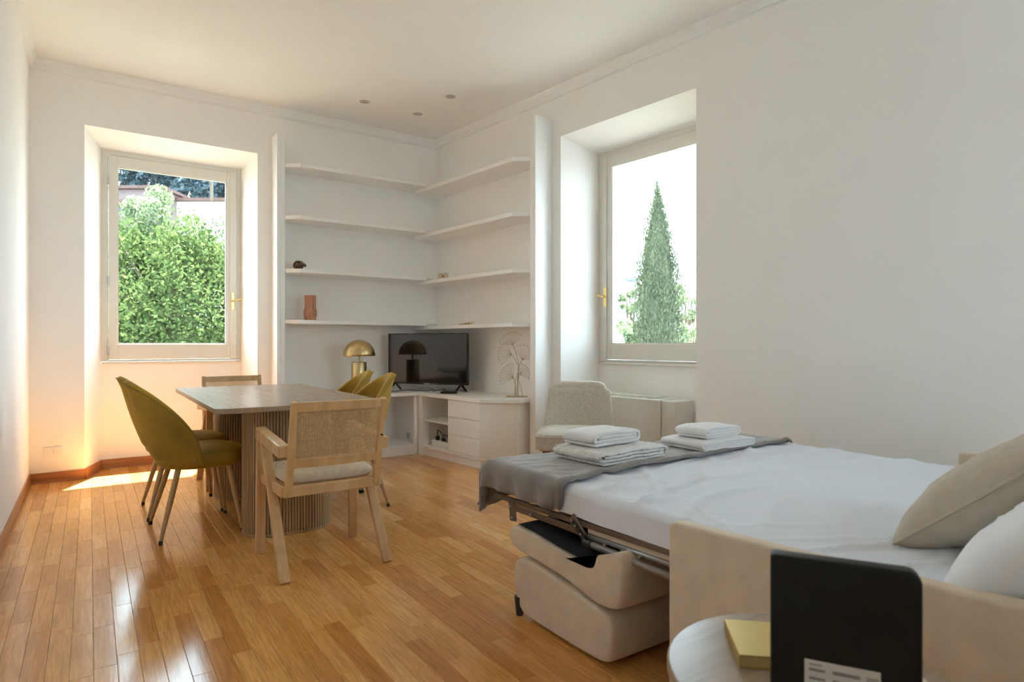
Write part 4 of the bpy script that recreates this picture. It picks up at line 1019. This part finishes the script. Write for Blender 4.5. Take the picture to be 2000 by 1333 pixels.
# ================================================================== OUTSIDE
tag(MB().box(-60, 90, 6.9, 160, -7.3, -7.0).build('ground', 'grass'), kind='structure')
tag(MB().box(4.6, 90, -60, 6.9, -7.3, -7.0).build('street', 'asph2'), kind='structure')
def at(px, d, z=None):
    fx, fy = math.sin(YAW), math.cos(YAW); k = (px-1000)/1200
    return Vector((d*(fx+k*fy), d*(fy-k*fx), 0))
def zat(py, d): return CAM_H+(672-py)/1200*d
def leaf_cloud(sampler, n, size, rnd, elong=1.5):
    b_ = MB()
    for k in range(n):
        p, s_ = sampler(rnd)
        d = Vector((rnd.gauss(0, 1), rnd.gauss(0, 1), rnd.gauss(0, .8))).normalized(); e = d.orthogonal().normalized()
        e = Matrix.Rotation(rnd.random()*6.28, 3, d) @ e; f_ = d.cross(e)
        z = size*s_*(.6+.8*rnd.random()); a = e*z*elong*.5; c = f_*z*.5
        b_.add([p-a, p+c*.8, p+a, p-c*.8], [(0, 1, 2, 3)])
    return b_
def tree(name, label, loc, crown_c, rad, n, size, m, seed, cat='tree', group=None, blobs=26, trunk=True):
    rnd = random.Random(seed)
    t = thing(name, label, cat, loc, group=group)
    bl = []
    for k in range(blobs):
        while True:
            q = Vector((rnd.uniform(-1, 1), rnd.uniform(-1, 1), rnd.uniform(-1, 1)))
            if .15 < q.length < 1: break
        q = q.normalized()*q.length**.5
        bl.append((Vector((q.x*rad[0]*.8, q.y*rad[1]*.8, q.z*rad[2]*.8))+crown_c, .30*min(rad)*(.7+.7*rnd.random())))
    def smp(r):
        c, R_ = r.choice(bl); d = Vector((r.gauss(0, 1), r.gauss(0, 1), r.gauss(0, 1))).normalized(); return c+d*R_*(r.random()**.35), 1
    leaf_cloud(smp, n, size, rnd).build('foliage', m, t, fix=False)
    if trunk:
        b_ = MB().tube([(0, 0, 0), (.1, 0, crown_c.z*.5), (crown_c.x, crown_c.y, crown_c.z)], [.05*crown_c.z*.6+.08, .04*crown_c.z*.5+.06, .05], 8)
        b_.build('trunk', 'bark', t, smooth=True)
        for k in range(0, len(bl), 3): MB().tube([(crown_c.x*.8, crown_c.y*.8, crown_c.z*.72), bl[k][0]*.6+crown_c*.4, bl[k][0]], [.06, .04, .012], 6).build('branch', 'bark', t, smooth=True)
    return t
p = at(332, 13); p.z = -7
tree('leafy_tree', 'bright green leafy tree filling the lower part of the left window', p, Vector((0, 0, 8.4)), (2.3, 2.3, 2.7), 60000, .062, 'leaf', 3, blobs=130)
p = at(300, 14); p.z = -7
tree('leafy_tree', 'pale flowering top rising above the green tree in the left window', p, Vector((0, 0, 10.6)), (.9, .9, 1.1), 7000, .06, 'shrub', 4, blobs=14)
# terrace building with roofs
def slab(t_, name, m, px0, px1, d0, d1, y_top, y_bot, th=.4, bevel=0):
    a = at(px0, d0); c = at(px1, d1); n_ = Vector((a.y-c.y, c.x-a.x, 0)).normalized()
    if n_.y < 0: n_ = -n_
    za, zc_ = zat(y_top, (d0+d1)/2), (zat(y_bot, (d0+d1)/2) if y_bot is not None else -7)
    o_ = t_.location
    q = [a-o_, c-o_, c+n_*th-o_, a+n_*th-o_]
    return MB().hexa([(v.x, v.y, zc_+7) for v in q], [(v.x, v.y, za+7) for v in q]).build(name, m, t_)
bl0 = at(335, 24); t = thing('terrace_house', 'pink and white terraced house behind the green tree', 'house', (bl0.x, bl0.y, -7))
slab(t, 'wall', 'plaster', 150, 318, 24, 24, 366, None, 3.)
slab(t, 'parapet', 'rooft', 150, 320, 23.8, 23.8, 362, 368, 3.4)
slab(t, 'canopy', 'rooft', 150, 262, 23, 23, 389, 395, 1.5)
slab(t, 'dark_opening', 'asph', 150, 250, 23.9, 23.9, 396, 412, .2)
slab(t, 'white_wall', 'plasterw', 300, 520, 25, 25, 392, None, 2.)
slab(t, 'ridge', 'rooft', 300, 520, 24.8, 24.8, 386, 392, 2.3)
slab(t, 'post', 'bark', 410, 414, 24.5, 24.5, 330, 392, .12)
rp = random.Random(5); NTH = ['first', 'second', 'third', 'fourth', 'fifth', 'sixth', 'seventh', 'eighth', 'ninth']
for k in range(9):
    px = 200+36*k+rp.uniform(-8, 8); d = 44+rp.uniform(-3, 4); p = at(px, d); p.z = 4
    tree('pine', f'dark bluish pine behind the terraced house, {NTH[k]} from the left in the row', p, Vector((0, 0, 8.5)), (1.6, 1.6, 6.2), 3600, .24, 'pine', 20+k, group='pines behind the house', blobs=30)
hp = at(350, 52); tag(MB().prism([(hp.x-30, hp.y-12), (hp.x+30, hp.y+8), (hp.x+25, hp.y+40), (hp.x-40, hp.y+30)], -7, 4).build('hillside', 'grass'), kind='structure')
# cypress
p = at(1284, 20); p.z = -7
t = thing('cypress', 'tall narrow cypress standing outside the right window', 'tree', p)
rnd = random.Random(11); HT = zat(362, 20)+7
CP = [(0, .55), (4, .80), (10, .76), (10.6, .64), (11.6, .46), (12.4, .26), (13.3, .02), (20, 0)]
def cypr(z):
    zz = z*13.3/HT
    for (a, ra), (b, rb) in zip(CP, CP[1:]):
        if a <= zz <= b: return ra+(rb-ra)*(zz-a)/(b-a)
    return .0
def cyp(r):
    while True:
        h = r.random(); w = cypr(HT*h)
        if r.random()*.8 < w+.03: break
    a = r.random()*6.283; q = r.random()**.3; lob = 1+.16*math.sin(a*5+h*17)+.1*math.sin(a*9-h*31)
    return Vector((w*q*lob*math.cos(a), w*q*lob*math.sin(a), HT*h+.15*r.random())), .6+.6*(1-h)
b_ = MB()
for k in range(34000):
    pnt, s_ = cyp(rnd); a = math.atan2(pnt.y, pnt.x); up = Vector((.25*math.cos(a)+rnd.gauss(0, .2), .25*math.sin(a)+rnd.gauss(0, .2), 1)).normalized()
    sd_ = up.cross(Vector((math.cos(a+rnd.gauss(0, .7)), math.sin(a+rnd.gauss(0, .7)), 0))).normalized(); l = (.08+.09*rnd.random())*s_*1.1; w = .018+.014*rnd.random()
    b_.add([pnt-up*l*.5, pnt+sd_*w, pnt+up*l*.6, pnt-sd_*w], [(0, 1, 2, 3)])
b_.build('foliage', 'cyp', t, fix=False)
MB().tube([(0, 0, 0), (0, 0, HT*.9)], [.16, .02], 8).build('trunk', 'bark', t, smooth=True)
# inner mass keeps the crown closed
MB().lathe([(cypr(HT*k/14)*.72+.0001, HT*k/14) for k in range(1, 14)]+[(.0001, HT*.985)], 20).build('inner_foliage', 'cyp', t, smooth=True)
for px, py, d, r_, sd_, lb in ((1345, 605, 34, .95, 31, 'pale tree crown on the slope right of the cypress, the higher one'), (1345, 660, 27, 1.0, 32, 'green tree crown right of the cypress at the bottom of the right window'),
                          (1232, 590, 36, .75, 33, 'pale tree crown left of the cypress below the street lamp'), (1228, 655, 30, .8, 34, 'low pale tree crown left of the cypress at the window bottom'), (1318, 575, 40, .8, 35, 'faint pale tree crown touching the right edge of the cypress')):
    p = at(px, d); zc_ = zat(py, d); p.z = -7
    tree('pale_tree', lb, p, Vector((0, 0, zc_+7)), (r_*1.2, r_*1.2, r_), 1500, .12, 'shrub', sd_, 'tree', 'pale trees around the cypress', blobs=16)
    
hp = at(1290, 42); tag(MB().hexa([(hp.x-9, hp.y-16, -7), (hp.x+26, hp.y-30, -7), (hp.x+46, hp.y+12, -7), (hp.x+6, hp.y+20, -7)], [(hp.x-5, hp.y-10, -1.5), (hp.x+24, hp.y-22, -1.5), (hp.x+44, hp.y+10, 1.2), (hp.x+8, hp.y+18, 1.2)]).build('slope', 'plasterw'), kind='structure')
p = at(1258, 23); t = thing('street_lamp', 'dark street lamp head poking out left of the cypress', 'street lamp', (p.x, p.y, -7))
zl = zat(548, 23)+7
MB().tube([(0, 0, 0), (0, 0, zl-.3), (0, 0, zl)], [.07, .05, .045], 10).build('post', 'asph', t, smooth=True)
dl_ = Vector((-math.cos(YAW), math.sin(YAW), 0))
MB().tube([(0, 0, zl), tuple(dl_*.35+Vector((0, 0, zl+.02)))], .035, 8).build('arm', 'asph', t)
MB().tube([tuple(dl_*q+Vector((0, 0, zl+.02+.06*(q-.3)))) for q in (.25, .35, .5, .65, .76)], [.04, .09, .11, .08, .02], 10).build('lamp_head', 'asph', t, smooth=True)
